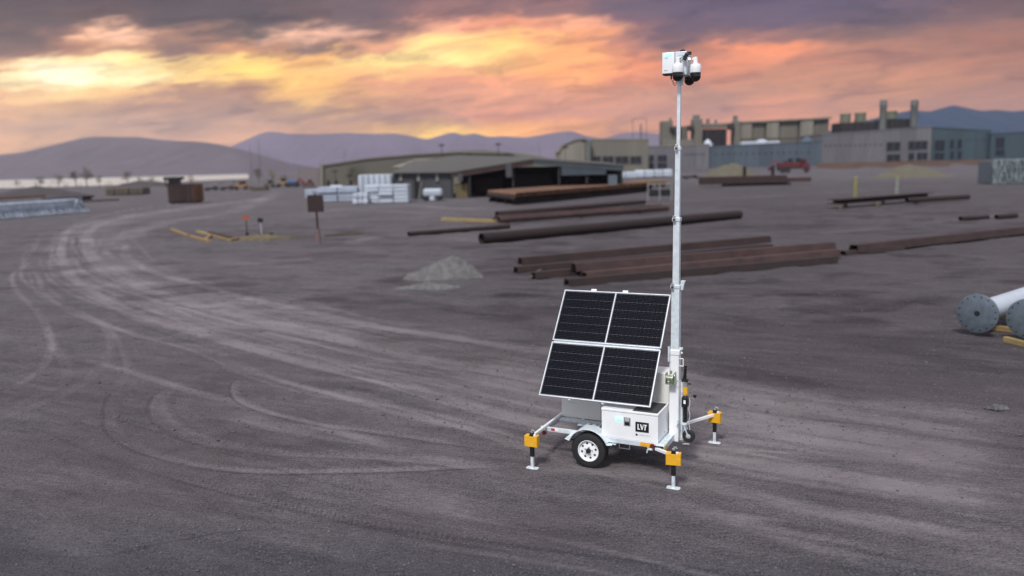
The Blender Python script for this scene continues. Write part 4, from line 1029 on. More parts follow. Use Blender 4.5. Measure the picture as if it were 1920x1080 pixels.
# dry grass tufts on the hump
tf = MB(); rt = random.Random(8)
c0 = gd(500, 449)
for i in range(900):
    x = c0.x + rt.gauss(0, 1.6); y = c0.y + rt.gauss(.2, .7); h_ = rt.uniform(.1, .34); a_ = rt.uniform(0, 6.28)
    tf.add([(x - .02 * math.cos(a_), y - .02 * math.sin(a_), -.02), (x + .02 * math.cos(a_), y + .02 * math.sin(a_), -.02), (x + rt.uniform(-.1, .1), y + rt.uniform(-.1, .1), h_)], [(0, 1, 2)])
tag(tf.build('dry_grass', M_grass), 'dry yellow grass tufts around the two small signs', 'grass', kind='stuff')
# scattered golden timbers by the way
for i, (xa, ya, xb, yb, w_, m, lab) in enumerate((
    (322, 432, 352, 444, .30, M_timber, 'leftmost golden plank lying beside the track'),
    (357, 445, 395, 455, .30, M_timber, 'thin golden plank left of the crossed timbers'),
    (370, 436, 436, 452, .34, M_timber_y, 'longest golden timber of the crossed heap beside the track'),
    (392, 440, 432, 451, .34, M_rust_r, 'red brown beam lying in the crossed heap of timbers'),
    (385, 452, 400, 440, .26, M_timber, 'short golden timber lying across the heap'),
    (430, 453, 470, 446, .26, M_timber, 'golden timber running right from the heap towards the orange sign'),
    (610, 444, 680, 440, .12, M_timber_d, 'thin dull timber on the dirt right of the red sign'))):  # last entry is a thin bar added for a streak of dirt
    beam('timber_plank', lab, gd(xa, ya), gd(xb, yb), w_, .2, m, lift=.0 if i != 3 else .12, cat='timber', shape='box')
beam('timber_plank', 'small rusty offcut at the foot of the small black sign', gd(490, 445), gd(508, 446), .5, .3, M_rust_r, lift=.12, cat='timber', shape='box')

# ------------------------------------------------------------------ big flanged poles at the right edge
def flanged(lab, cx, cy, dia_px, heading, L, seed):
    yb = cy + dia_px * .5; p = g(cx, yb + 6); D = p[1]; D_ = D
    u1 = D / F; R_ = dia_px / 2 * u1
    c = at(cx, cy, D)
    t_ = thing('steel_pole', lab, 'pole', (c[0], D, 0), -D2R(heading), 'white flanged poles at the right edge')
    zc = float(c[2])
    # local +Y is the pole's direction
    MB().lathe([(.0001, .0), (.085, .0), (.086, -.001), (R_ * .97, -.001), (R_, .01), (R_, .055), (R_ * .97, .06), (.35, .06)], (0, 0, zc), 'Y', 48).build('flange', M_flange, t_, smooth=35)
    MB().lathe([(.085, -.008), (.085, .03), (.0001, .03)], (0, 0, zc), 'Y', 20).tube((0, -.0035, zc), (0, .01, zc), .08, n=20).build('centre_hole', M_dark, t_)
    for i in range(16):
        a_ = 2 * math.pi * (i + .5) / 16
        MB().tube((R_ * .87 * math.cos(a_), -.005, zc + R_ * .87 * math.sin(a_)), (R_ * .87 * math.cos(a_), .002, zc + R_ * .87 * math.sin(a_)), .024, n=10).build('bolt_hole', M_dark, t_)
    MB().lathe([(.35, .055), (.345, .5), (.33, L * .4), (.26, L), (.0001, L)], (0, 0, zc), 'Y', 32).build('shaft', M_polew, t_, smooth=35)
    return t_, zc, R_
t1_, zc1, R1_ = flanged('white pole whose grey flange stands free at the right, nearer the middle of the picture', 1832, 588, 75, 50, 11, 1)
t2_, zc2, R2_ = flanged('white pole with grey flange cut off by the right edge of the picture', 1928, 598, 78, 50, 11, 2)
beam('timber_bearer', 'tan timber bearer under the flanges of the two white poles', gd(1806, 613), gd(1990, 632), .22, .16, M_timber, lift=0, cat='timber', shape='box')
beam('timber_bearer', 'tan timber bearer farther back under the two white poles', gd(1868, 597), gd(2040, 606), .22, .22, M_timber, lift=0, cat='timber', shape='box')
beam('timber_bearer', 'bright yellow timber lying in front of the white poles at the right edge', gd(1884, 640), gd(1990, 668), .16, .16, M_timber_y, lift=0, cat='timber', shape='box')
for i, (x, y, s_) in enumerate(((1853, 766, .10), (1868, 768, .16), (1880, 767, .12), (1866, 764, .08), (1180, 575, .05), (1902, 655, .05))):
    p = gd(x, y); rs = random.Random(i)
    o = MB().add([(vx * s_ * rs.uniform(.8, 1.4), vy * s_ * rs.uniform(.8, 1.3), vz * s_ * .6 * rs.uniform(.7, 1.2)) for vx, vy, vz in [(math.cos(a) * c_, math.sin(a) * c_, z_) for z_, c_ in ((-.6, .8), (0, 1), (.6, .6)) for a in [j * math.pi / 3 for j in range(6)]]],
        [(k * 6 + j, k * 6 + (j + 1) % 6, (k + 1) * 6 + (j + 1) % 6, (k + 1) * 6 + j) for k in range(2) for j in range(6)] + [tuple(range(6))[::-1], tuple(range(12, 18))]).build('rock', M_stone)
    o.location = (p.x, p.y, ground_z(p.x, p.y) + s_ * .2)
    tag(o, ['leftmost small stone of the cluster at the lower right of the yard', 'biggest dark stone of the cluster at the lower right of the yard', 'rightmost stone of the cluster at the lower right of the yard', 'smallest stone at the back of the cluster at the lower right', 'lone stone on the dirt behind the solar panels', 'lone stone by the yellow timber at the right edge'][i], 'rock')
# ------------------------------------------------------------------ wrapped stacks
def stack(name, lab, x0, x1, ytop, ybase, depth, m, cols, rows, cat='stack', group=None, rot=0, cyl=False):
    """strapped bundle of wrapped lengths: rows of rounded packs"""
    p = gp((x0 + x1) / 2, ybase); D = p[1]; u1 = D / F
    w = (x1 - x0) * u1; h = (ybase - ytop) * u1
    t_ = thing(name, lab, cat, (p[0], D + depth / 2, p[2]), rot, group)
    cw, rh = w / cols, h / rows; rs = random.Random(int(x0 + ytop))
    if cyl:
        me = MB().lathe([(cw * .49, 0), (cw * .5, .02), (cw * .5, h * .96), (cw * .42, h), (.0001, h * 1.02)], (0, 0, 0), 'Z', 16).mesh('roll', 40)
    else:
        me = MB().lohi((-cw * .485, -depth / 2, rh * .06), (cw * .485, depth / 2, rh * .96)).mesh('pack')
    me.materials.append(m)
    for i in range(cols):
        for j in range(rows if not cyl else 1):
            if cyl:
                for k in range(max(1, int(depth / cw))):
                    inst('roll', me, t_, (-w / 2 + (i + .5) * cw, -depth / 2 + (k + .5) * cw, 0))
            else:
                o = inst('pack', me, t_, (-w / 2 + (i + .5) * cw + rs.uniform(-.05, .05), rs.uniform(-.25, .25), j * rh))
                b = o.modifiers.new('bevel', 'BEVEL'); b.width = min(rh, cw) * .18; b.segments = 2
    return t_
stack('wrapped_stack', 'tall white stack of upright wrapped rolls behind the layered white stack', 673, 735, 329, 376, 5, M_wrap, 6, 1, cyl=True)
stack('wrapped_stack', 'layered white wrapped stack in front of the grey shed wall', 683, 766, 347, 381, 4, M_wrap, 3, 5)
stack('wrapped_stack', 'short bulging white stack at the left foot of the layered one', 661, 690, 362, 383, 3, M_wrap, 3, 2)
stack('wrapped_stack', 'long low bluish white stack left of the tall white stack', 596, 671, 351, 378, 4, M_wrapb, 2, 5)
stack('wrapped_stack', 'far low white stack at the left end of the white stacks', 572, 606, 355, 371, 4, M_wrapb, 2, 3)
stack('wrapped_stack', 'white bag bulging on top of the long low stack', 619, 642, 347, 358, 2, M_wrap, 1, 1)
# white tank on a dark trailer by the shed
p = gp(811, 377); D = p[1]; u1 = D / F
t_ = thing('water_tank', 'white tank on dark trailer wheels standing before the grey shed wall', 'tank', p)
MB().lohi((-18 * u1, 0, 8 * u1), (18 * u1, 2.2, 23 * u1)).build('tank_body', M_wrap, t_, bevel=.4)
MB().lohi((-5 * u1, -.15, 1 * u1), (4 * u1, .3, 8.5 * u1)).build('drain_panel', M_wrap, t_, bevel=.08)
for k in (-13, 13):
    for yy in (.3, 1.9): MB().tube((k * u1, yy - .14, 5 * u1), (k * u1, yy + .14, 5 * u1), 5 * u1, n=18).build('wheel', M_rubber, t_, smooth=35)
MB().lohi((-19 * u1, .1, 6.4 * u1), (24 * u1, 2.1, 7.8 * u1)).build('chassis', M_black, t_)
p = gp(1911, 345); D = p[1]; u1 = D / F; M_latr = mat('lattice_grey_white', (.20, .24, .25), .6, var=.35, vscale=.8)
t_ = thing('lattice_stack', 'pale stack of galvanised lattice frames at the far right edge below the works', 'steel bundle', (p[0], D, p[2]))
w_ = 98 * u1; h_ = 47 * u1; rs = random.Random(12)
MB().lohi((-w_ / 2 + .3, .5, .2), (w_ / 2 - .3, 5.5, h_ * .93)).build('core', M_flange, t_, bevel=.1)
for i in range(17):
    x = -w_ / 2 + .25 + (w_ - .5) * i / 16
    MB().bar((x, .15, .1), (x + rs.uniform(-.9, .9), .3, h_ * rs.uniform(.9, 1)), .28, .16).build('lattice_frame', M_latr, t_)
    MB().bar((x, -.1, .1), (x + rs.choice((-1, 1)) * rs.uniform(.8, 2), .0, h_ * rs.uniform(.85, .97)), .16, .12).build('brace', M_latr, t_)
for z_ in (.1, h_ * .33, h_ * .64, h_ * .94): MB().lohi((-w_ / 2, .32, z_), (w_ / 2, .52, z_ + .2)).build('chord', M_latr, t_)
stack('wrapped_stack', 'low white wrapped stack on the trailer beside the white gate frame', 1192, 1262, 318, 334, 4, M_wrap, 4, 1)
stack('wrapped_stack', 'longer white wrapped stack partly behind the mast', 1150, 1196, 322, 336, 4, M_wrap, 2, 1)
# flatbed under those
p = gp(1215, 352); D = p[1]; u1 = D / F
t_ = thing('flatbed_trailer', 'yellow edged flatbed trailer behind the right end of the pipe rack', 'trailer', (p[0], D + 1, 0))
MB().lohi((-28 * u1, 0, 10 * u1), (38 * u1, 2.6, 13 * u1)).build('deck', M_mori, t_, bevel=.05)
MB().lohi((-28 * u1, .1, 6.5 * u1), (38 * u1, 2.5, 9.9 * u1)).build('chassis', M_black, t_)
for k in (-20, -13, 22, 30): MB().tube((k * u1, .1, 4.5 * u1), (k * u1, .5, 4.5 * u1), 4.5 * u1, n=16).build('wheel', M_rubber, t_, smooth=35)
# white gate frames
p = gp(1237, 376); D = p[1]; u1 = D / F
t_ = thing('gate_frame', 'white painted steel gate frame standing by the right end of the pipe rack', 'frame', p)
W_ = 23 * u1; H_ = 33 * u1; e = 2.6 * u1
for x in (-W_ + e / 2, 0, W_ - e / 2): MB().lohi((x - e / 2, 0, 0), (x + e / 2, .25, H_ - e - .002)).build('upright', M_bollw, t_, bevel=.03)
MB().lohi((-W_, 0, H_ - e), (W_, .25, H_)).build('top_rail', M_bollw, t_, bevel=.03)
MB().lohi((-W_ + e + .01, .02, H_ * .25), (-e / 2 - .01, .2, H_ * .62)).build('mesh_panel', M_black, t_)
MB().lohi((e / 2 + .01, .02, H_ * .25), (W_ - e - .01, .2, H_ * .62)).build('mesh_panel', M_black, t_)

# ------------------------------------------------------------------ left side: long galvanised bundle, rusty container, timbers
a, b = gd(-60, 418), gd(168, 398)
d = b - a; L = d.length; rz = math.atan2(d.y, d.x)
t_ = thing('lattice_bundle', 'long bundle of galvanised lattice frames lying at the left edge', 'steel bundle', (a + b) / 2, rz)
rs = random.Random(2); H_ = 2.35
M_lat = mat('white_galvanised_lattice', (.43, .48, .54), .5, metal=.2, var=.3, vscale=1.2)
nb = 34
for i in range(nb):
    x = -L / 2 + (i + .5) * L / nb; hh = H_ * (1 - .12 * (i / nb))
    MB().bar((x, .1 + rs.uniform(-.1, .1), .12), (x + rs.uniform(-.5, .5), .9, hh * rs.uniform(.88, 1.0)), .16, .10).bar((x - .1, -.35, .1), (x + rs.uniform(-.7, .7), 1.6, hh * .96), .1, .1).build('lattice_frame', M_lat, t_)
for z_ in (.12, .8, 1.5, H_ * .93): MB().lohi((-L / 2, .98, z_), (L / 2, 1.10, z_ + .14)).lohi((-L / 2, .35 , z_ * .5 + .1), (L / 2, .45, z_ * .5 + .22)).build('chord', M_lat, t_)
MB().lohi((-L / 2, .55, .1), (L / 2 - 1.5, 3.4, H_ * .90)).build('core_stack', M_lat, t_, bevel=.1)
MB().bar((L / 2 - 2.0, .3, H_ * .9), (L / 2 + .3, .3, .1), .14, .14).bar((L / 2 - 3.2, .3, H_ * .9), (L / 2 - 1.2, .3, .1), .14, .14).bar((L / 2 - 3.2, .3, .1), (L / 2 - 2.0, .3, H_ * .9), .14, .14).build('end_brace', M_lat, t_)
for i, (xa, ya, xb, yb, w_, h_, lift, m, lab) in enumerate((
    (-80, 388, 165, 374, 2.4, .6, .0, M_rust, 'long dark pipe pile lying behind the galvanised bundle at the left edge'),
    (-80, 384, 80, 374, 2.0, .5, .6, M_rust_o, 'tan plank layer on the dark pipe pile at the left edge'),
    (85, 380, 172, 374, 1.6, .45, .55, M_rust, 'dark short beam layer at the right end of the pile at the left edge'),
    (150, 380, 222, 376, .6, .4, 0, M_timber_d, 'thin brown beam right of the galvanised bundle'))):
    beam('steel_bundle', lab, gd(xa, ya), gd(xb, yb), w_, h_, m, lift=lift, cat='steel bundle', shape='box')
# container
p = gp(344, 381); D = p[1]; u1 = D / F
t_ = thing('container', 'rusty dark red open container with orange brown right side by the curving track', 'container', (p[0], D + 1.5, 0), 0)
w_, d_, h_ = 46 * u1, 5.2, 35 * u1
wl = MB().lohi((-w_ / 2, -d_ / 2, .25), (w_ / 2, -d_ / 2 + .1, h_)).lohi((-w_ / 2, d_ / 2 - .1, .25), (w_ / 2, d_ / 2, h_)).lohi((-w_ / 2, -d_ / 2 + .101, .25), (-w_ / 2 + .1, d_ / 2 - .101, h_)).build('wall', M_rust_r, t_)
nr_ = 9
rm = MB().lohi((-.14, -.12, 0), (.14, 0, h_ - .6)).mesh('rib'); rm.materials.append(M_rust_r)
for i in range(nr_): inst('rib', rm, t_, (-w_ / 2 + .3 + (w_ - .6) * i / (nr_ - 1), -d_ / 2 - .002, .4))
MB().lohi((w_ / 2 + .002, -d_ / 2, .25), (w_ / 2 + .1, d_ / 2, h_)).build('side_panel', M_rust_o, t_)
rm2 = MB().lohi((0, -.14, 0), (.1, .14, h_ - .6)).mesh('rib'); rm2.materials.append(M_rust_o)
for i in range(6): inst('rib', rm2, t_, (w_ / 2 + .102, -d_ / 2 + .4 + (d_ - .8) * i / 5, .4))
MB().lohi((-w_ / 2, -d_ / 2 + .1, .2), (w_ / 2, d_ / 2 - .1, .35)).build('floor', M_rust, t_)
MB().lohi((-w_ / 2 - .05, -d_ / 2 - .16, h_ - .12), (w_ / 2 + .2, -d_ / 2 + .12, h_ + .06)).build('top_rail', M_rust, t_)
MB().lohi((-w_ / 2 + .3, -d_ / 2 + .2, 0), (-w_ / 2 + .8, d_ / 2 - .2, .24)).lohi((w_ / 2 - .8, -d_ / 2 + .2, 0), (w_ / 2 - .3, d_ / 2 - .2, .24)).build('skid', M_rust, t_)
stack('timber_stack', 'low stack of pale bundles with dark ends between lake and yard', 198, 268, 352, 366, 5, M_timber_d, 8, 1, cat='timber stack')
p = gp(322, 350); D = p[1]; u1 = D / F
t_ = thing('shelter', 'small dark flat roofed shelter on the lake shore', 'shelter', p)
MB().lohi((-15 * u1, 0, 12 * u1), (15 * u1, 6, 18 * u1)).build('roof', M_dark, t_, bevel=.3)
for k in (-12, -4, 4, 12): MB().lohi((k * u1 - .25, .4, 0), (k * u1 + .25, .9, 12 * u1)).build('leg', M_acc, t_)
MB().lohi((-11 * u1, 2.5, 1), (11 * u1, 4.5, 12 * u1)).build('wall', M_acc, t_)

# far equipment between the container and the shed
def machine(name, lab, cat, x, yb, w_px, h_px, m, kind='loader'):
    p = gp(x, yb); u1 = p[1] / F
    t_ = thing(name, lab, cat, p); w = w_px * u1; h = h_px * u1
    if kind == 'loader':
        MB().lohi((-w * .35, 0, h * .25), (w * .30, 2.4, h * .6)).build('body', m, t_, bevel=.15)
        c = MB().lohi((-w * .12, .2, h * .6), (w * .16, 2.2, h)).build('cab', M_pane, t_, bevel=.1)
        MB().lohi((-w * .14, .15, h), (w * .18, 2.25, h * 1.06)).build('cab_roof', m, c)
        for k in (-.25, .25): MB().tube((k * w, -.15, h * .2), (k * w, .4, h * .2), h * .22, n=16).build('wheel', M_rubber, t_, smooth=35)
        MB().bar((w * .25, .8, h * .5), (w * .5, .8, h * .2), .3, .3).build('boom', m, t_)
        MB().prism([(w * .45, 0), (w * .6, .1), (w * .58, h * .35), (w * .47, h * .3)], 0, 2.4, 'Y').build('bucket', M_acc, t_)
    elif kind == 'excavator':
        MB().lohi((-w * .3, 0, 0), (w * .3, .6, h * .22)).lohi((-w * .3, 1.8, 0), (w * .3, 2.4, h * .22)).build('track', M_black, t_, bevel=.2)
        MB().lohi((-w * .35, .1, h * .25), (w * .25, 2.4, h * .6)).build('body', m, t_, bevel=.15)
        MB().lohi((-w * .0, .2, h * .6), (w * .2, 1.3, h * .95)).build('cab', M_pane, t_, bevel=.1)
        MB().bar((-w * .2, 1.5, h * .5), (-w * .5, 1.5, h * 1.0), .4, .6).bar((-w * .5, 1.5, h), (-w * .75, 1.5, h * .35), .3, .45).build('boom', m, t_)
        MB().prism([(-w * .82, h * .1), (-w * .68, h * .05), (-w * .66, h * .35), (-w * .78, h * .35)], .9, 2.1, 'Y').build('bucket', M_acc, t_)
    elif kind == 'truck':
        MB().lohi((-w * .5, 0, h * .28), (w * .22, 2.5, h * .42)).build('chassis', M_black, t_)
        MB().lohi((-w * .5, 0, h * .43), (w * .2, 2.5, h * .72)).build('bed', m, t_, bevel=.1)
        c = MB().prism([(w * .23, h * .25), (w * .5, h * .25), (w * .5, h * .55), (w * .40, h * .62), (w * .36, h * .95), (w * .23, h * .95)], .1, 2.4, 'Y').build('cab', m, t_, bevel=.06)
        MB().lohi((w * .26, .07, h * .64), (w * .34, .095, h * .88)).build('window', M_pane, c)
        for k in (-.38, -.22, .38): MB().tube((k * w, -.1, h * .2), (k * w, .35, h * .2), h * .2, n=16).build('wheel', M_rubber, t_, smooth=35)
    return t_
machine('loader', 'yellow wheel loader farthest left in the equipment row by the lake', 'loader', 452, 356, 34, 16, M_mori)
machine('loader', 'pale wheel loader in the equipment row right of the yellow one', 'loader', 505, 352, 26, 14, M_sand)
machine('excavator', 'yellowish excavator before the trees at the end of the lake', 'excavator', 530, 350, 26, 16, M_timber)
machine('truck', 'dark truck with blue load left of the red machine', 'truck', 548, 351, 24, 11, M_acc, 'truck')
o = MB().lohi((-1.8, 0, 0), (1.8, 2, 2.4)).build('tarp_load', M_blue, bevel=.3); pq = gp(554, 350); o.location = (pq[0], pq[1] - 3, 0); tag(o, 'blue tarpaulin covered crate left of the red crawler', 'crate')
machine('excavator', 'red crawler machine left of the long olive hall', 'excavator', 577, 351, 34, 15, M_mred, 'excavator')
machine('truck', 'small dark pickup in the row between container and loaders', 'truck', 395, 358, 22, 9, M_acc, 'truck')
machine('truck', 'dark brown low truck left of the yellow wheel loader', 'truck', 425, 357, 24, 9, M_rust_r, 'truck')
stack('timber_stack', 'tiny stack of beams at the end of the equipment row', 470, 500, 350, 357, 3, M_timber_d, 4, 1, cat='timber stack')
t_ = machine('truck', 'red truck with dark bins parked before the blue grey wall of the works', 'truck', 1490, 324, 58, 27, M_mred, 'truck')
for k in (-6, 8):
    pq = gp(1490, 324); u1 = pq[1] / F
    MB().lohi((k * u1 - 3.4 * u1, .3, 19.6 * u1), (k * u1 + 3.4 * u1, 2.2, 27 * u1)).build('bin', M_black, t_, bevel=.1)
machine('excavator', 'pink red excavator arm machine left of the red truck', 'excavator', 1470, 320, 34, 19, mat('magenta_red_paint', (.20, .025, .05), .5), 'excavator')
machine('forklift', 'dark telehandler between the sand pile and the red truck', 'forklift', 1423, 318, 16, 19, M_olive)
machine('truck', 'left one of two dark pickups by the wall behind the sand pile', 'truck', 1379, 313, 14, 8, M_black, 'truck')
machine('truck', 'right one of two dark pickups by the wall behind the sand pile', 'truck', 1396, 313, 14, 8, M_black, 'truck')
machine('loader', 'brown loader between the mast and the sand pile', 'loader', 1308, 322, 26, 14, M_timber_d)
machine('truck', 'dark flat trailer on the yard right behind the mast', 'truck', 1295, 336, 30, 8, M_acc, 'truck')

# ------------------------------------------------------------------ trees by the lake
def tree(lab, x, yb, yt, w_px, m, seed):
    p = gp(x, yb); u1 = p[1] / F; H = (yb - yt) * u1; w = w_px * u1 / 2
    rs = random.Random(seed)
    t_ = thing('tree', lab, 'tree', (p[0], p[1], zt(p[0], p[1]) - .02), 0, 'trees on the lake shore')
    b = MB().tube((0, 0, 0), (rs.uniform(-.2, .2), 0, H * .55), H * .028, H * .014, n=8)
    cl = []
    for i in range(9):
        a_ = rs.uniform(0, 6.28); r = w * rs.uniform(.35, .9); z = H * rs.uniform(.45, .92)
        q = (r * math.cos(a_), r * math.sin(a_), z); b.tube((0, 0, H * rs.uniform(.25, .5)), q, H * .011, H * .004, n=5); cl.append(q)
    b.build('trunk', M_bark, t_)
    f = MB()
    for q in cl + [(0, 0, H * .9), (0, 0, H * .7)]:
        for k in range(70):
            d = [rs.gauss(0, w * .22) for _ in range(3)]; s_ = H * rs.uniform(.012, .032)
            v = [(q[0] + d[0] + rs.uniform(-s_, s_), q[1] + d[1] + rs.uniform(-s_, s_), q[2] + d[2] * .8 + rs.uniform(-s_, s_)) for _ in range(4)]
            f.add(v, [(0, 1, 2), (1, 2, 3)])
    f.build('crown', m, t_)
for i, (x, yb, yt, w, m, lab) in enumerate((
    (32, 352, 338, 14, M_leaf, 'tiny pale tree at the far left of the lake shore'), (76, 351, 328, 16, M_leafd, 'small dark tree in the lake shore row above the dirt mound'),
    (110, 350, 324, 22, M_leaf, 'pale spreading tree on the lake shore left of the tallest one'), (143, 350, 320, 18, M_leafd, 'dark slender tree just left of the tallest shore tree'),
    (163, 350, 314, 24, M_leaf, 'tallest tree of the lake shore row'), (187, 350, 330, 14, M_leaf, 'small pale tree right of the tallest shore tree'),
    (240, 348, 322, 20, M_leaf, 'round pale tree by itself on the middle of the lake shore'), (262, 348, 332, 14, M_leaf, 'low bush-like tree right of the round shore tree'),
    (286, 347, 330, 16, M_leaf, 'low tree left of the dark shelter on the lake shore'), (360, 346, 329, 18, M_leaf, 'pale tree above the rusty container'),
    (486, 344, 316, 20, M_leaf, 'pale tall tree at the right end of the lake'), (512, 344, 318, 22, mat('yellow_foliage', (.22, .20, .10), .8, var=.3), 'yellow lit tree at the end of the lake'), (530, 346, 328, 14, M_leafd, 'dark small tree left of the red crawler'),  # paler, yellower base colour than the other trees
    (668, 350, 313, 34, M_leafd, 'dark green tree behind the tall white stack'))):
    if i == 13: yb = 355
    tree(lab, x, yb, yt, w, m, i + 3)

rsh = random.Random(31)
for i in range(16):
    x = 48 + i * 26 + rsh.uniform(-8, 8); ybs = 352 - max(0, x - 150) * .022
    f = MB(); p = gp(x, ybs); u1 = p[1] / F; H = rsh.uniform(6, 13) * u1; w = rsh.uniform(6, 14) * u1
    for k in range(260):
        q = (rsh.gauss(0, w * .3), rsh.gauss(0, w * .2), abs(rsh.gauss(0, .38)) * H); s_ = H * rsh.uniform(.03, .07)
        f.add([(q[0] + rsh.uniform(-s_, s_), q[1] + rsh.uniform(-s_, s_), q[2] + rsh.uniform(-s_, s_) + s_) for _ in range(3)], [(0, 1, 2)])
    o = f.build('shrub', M_leaf if i % 3 else M_leafd); o.location = (p[0], p[1], zt(p[0], p[1]))
    tag(o, 'low dusty shrub in the soft line of growth along the lake shore', 'shrub', 'shrubs along the lake shore')

# ------------------------------------------------------------------ lamp posts and thin masts
def lamp(lab, x, ytop, D, r=.14, head=True):
    q = at(x, ytop, D); b = zt(q[0], D); H = q[2] - b
    t_ = thing('lamp_post', lab, 'lamp post', (q[0], D, b))
    MB().tube((0, 0, 0), (0, 0, H), r, r * .6, n=8).build('pole', M_acc, t_)
    if head: MB().lohi((-.9, -.3, H - .1), (.9, .3, H + .25)).lohi((-.2, -.2, H + .2), (.2, .2, H + .5)).build('lamp_head', M_acc, t_)
lamp('lamp post rising behind the ridge of the long shed', 934, 271, 230); lamp('lamp post in front of the beige gable building', 1060, 277, 230)
lamp('lamp post with a wide head right of the beige gable', 1096, 266, 250); lamp('lamp post near the corner of the long olive hall', 828, 273, 260)
lamp('thin lamp post before the left end of the olive hall', 628, 322, 240); lamp('thin lamp post by the middle of the olive hall', 655, 330, 230)
lamp('thin lamp post behind the shed, left of its ridge', 880, 290, 240); lamp('lamp post on the low olive rise', 951, 290, 240)
# thin radio masts far away
for i, (x, yt, lab) in enumerate(((468, 270, 'left one of two thin far masts above the end of the lake'), (484, 262, 'right one of two thin far masts above the end of the lake'), (645, 278, 'thin far mast above the olive hall'), (1011, 268, 'thin far mast behind the long shed'))):
    q = at(x, yt, 900); t_ = MB().tube((0, 0, 0), (0, 0, q[2] + .5), .30, .14, n=6).build('radio_mast', M_acc); t_.location = (q[0], 900, -.5); tag(t_, lab, 'mast')
# twin gantry masts by the works
q = at(1190, 222, 420)
t_ = thing('gantry', 'thin twin legged gantry rising above the beige roofs left of the mast', 'gantry', (q[0], 420, zt(q[0], 420)))
H_ = q[2] - zt(q[0], 420)
for k in (-1.0, 6.0): MB().tube((k, 0, 0), (k, 0, H_), .22, .15, n=8).build('leg', M_stack, t_)
MB().lohi((-1.0, -.1, H_ - .3), (6, .1, H_)).build('crossbar', M_stack, t_)
MB().tube((3.2, 0, 0), (3.2, 0, H_ - 3), .5, .4, n=10).build('flue', M_stack, t_)

# ------------------------------------------------------------------ long shed with open front
DS = 147.0
def sx_(x, D=DS): return mx(x, D)
t_ = thing('shed', 'long low shed with pale roof, closed grey wall at the left and black open bays', 'shed', (sx_(950), DS, 0))
ox = sx_(950)
def S(x, y, D=DS): return (at(x, y, D)[0] - ox, float(at(x, y, D)[2]))
D2_ = DS + 22
# closed grey part
x0 = sx_(737) - ox; x1 = sx_(848) - ox; zt1 = S(790, 324)[1]
wq = MB().lohi((x0, 0, 0), (x1, .2, zt1)).lohi((x0, .2, 0), (x0 + .2, 22, zt1)).build('wall', M_shedg, t_)
rm = MB().lohi((-.05, -.06, .1), (.05, 0, zt1 - .1)).mesh('rib'); rm.materials.append(M_shedg)
k = x0 + .35
while k < x1 - .2: inst('rib', rm, wq, (k, 0, 0)); k += .75
for xx in (752, 785, 820):
    X, Z = S(xx, 340); MB().lohi((X - .28, -.30, Z), (X + .28, -.07, zt1 - .1)).build('downpipe_box', M_bollw, t_, bevel=.05)
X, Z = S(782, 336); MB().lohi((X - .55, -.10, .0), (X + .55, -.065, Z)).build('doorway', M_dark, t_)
X, Z = S(790, 340); MB().bar((X + .1, -.2, Z), (X - .4, -.8, 0), .1, .5).build('leaning_sheet', M_bollw, t_)
# roof line points (front eave)
ev = [(736, 323), (846, 322), (1000, 297), (1168, 309)]
zv = [S(*q) for q in ev]
ridge_ = [S(x, y, D2_) for x, y in ((740, 318), (846, 300), (1000, 292), (1168, 305))]
rf = MB()
front = [(x, -.9, z) for x, z in zv]; back = [(x * 1.0 + (0), 22, z + .5) for x, z in zv]
back[0] = (zv[0][0], 22, zv[0][1] + 1.8); back[1] = (zv[1][0], 22, zv[1][1] + 3.2)
vv = front + back + [(x, y, z - .22) for x, y, z in front] + [(x, y, z - .22) for x, y, z in back]
rf.add(vv, [(0, 1, 5, 4), (1, 2, 6, 5), (2, 3, 7, 6), (8, 12, 13, 9), (9, 13, 14, 10), (10, 14, 15, 11), (0, 8, 9, 1), (1, 9, 10, 2), (2, 10, 11, 3), (4, 5, 13, 12), (5, 6, 14, 13), (6, 7, 15, 14), (0, 4, 12, 8), (3, 11, 15, 7)])
rf.build('roof', M_roofp, t_)
# dark fascia beneath the roof edge
for (a_, b_) in ((1, 2), (2, 3)):
    x_a, z_a = zv[a_]; x_b, z_b = zv[b_]
    MB().add([(x_a, -.7, z_a - .25), (x_b, -.7, z_b - .25), (x_b, -.7, z_b - 1.1), (x_a, -.7, z_a - 1.1), (x_a, -.5, z_a - .25), (x_b, -.5, z_b - .25), (x_b, -.5, z_b - 1.1), (x_a, -.5, z_a - 1.1)],
        [(0, 1, 2, 3), (7, 6, 5, 4), (0, 4, 5, 1), (3, 2, 6, 7), (0, 3, 7, 4), (1, 5, 6, 2)]).build('fascia', M_rust_r if a_ == 1 else M_shedb, t_)
# back wall, end wall and posts
xr = zv[3][0]
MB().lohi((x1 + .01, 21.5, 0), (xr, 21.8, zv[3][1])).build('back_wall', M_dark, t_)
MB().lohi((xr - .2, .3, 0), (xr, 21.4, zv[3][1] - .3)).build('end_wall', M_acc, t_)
for xx in (848, 880, 962, 1048, 1100, 1164):
    X, _ = S(xx, 330); zz_ = np.interp(X, [q[0] for q in zv], [q[1] for q in zv]) - .25
    MB().lohi((X - .18, -.35, 0), (X + .18, .0, zz_)).build('post', M_acc, t_)
X0_, Z0_ = S(1052, 305); X1_, Z1_ = S(1136, 327)
MB().lohi((X0_, -.60, Z1_), (X1_, -.45, Z0_ - .35)).build('hanging_panel', M_shedb, t_, bevel=.02)
X0_, Z0_ = S(948, 306); X1_, Z1_ = S(960, 332)
MB().lohi((X0_, -.95, Z1_), (X1_, -.72, Z0_ - .1)).build('downpipe_box', M_shedg, t_)
X0_, Z0_ = S(859, 324); X1_, Z1_ = S(868, 340)
MB().lohi((X0_, -.95, Z1_), (X1_, -.72, Z0_ - .1)).build('downpipe_box', M_shedg, t_)
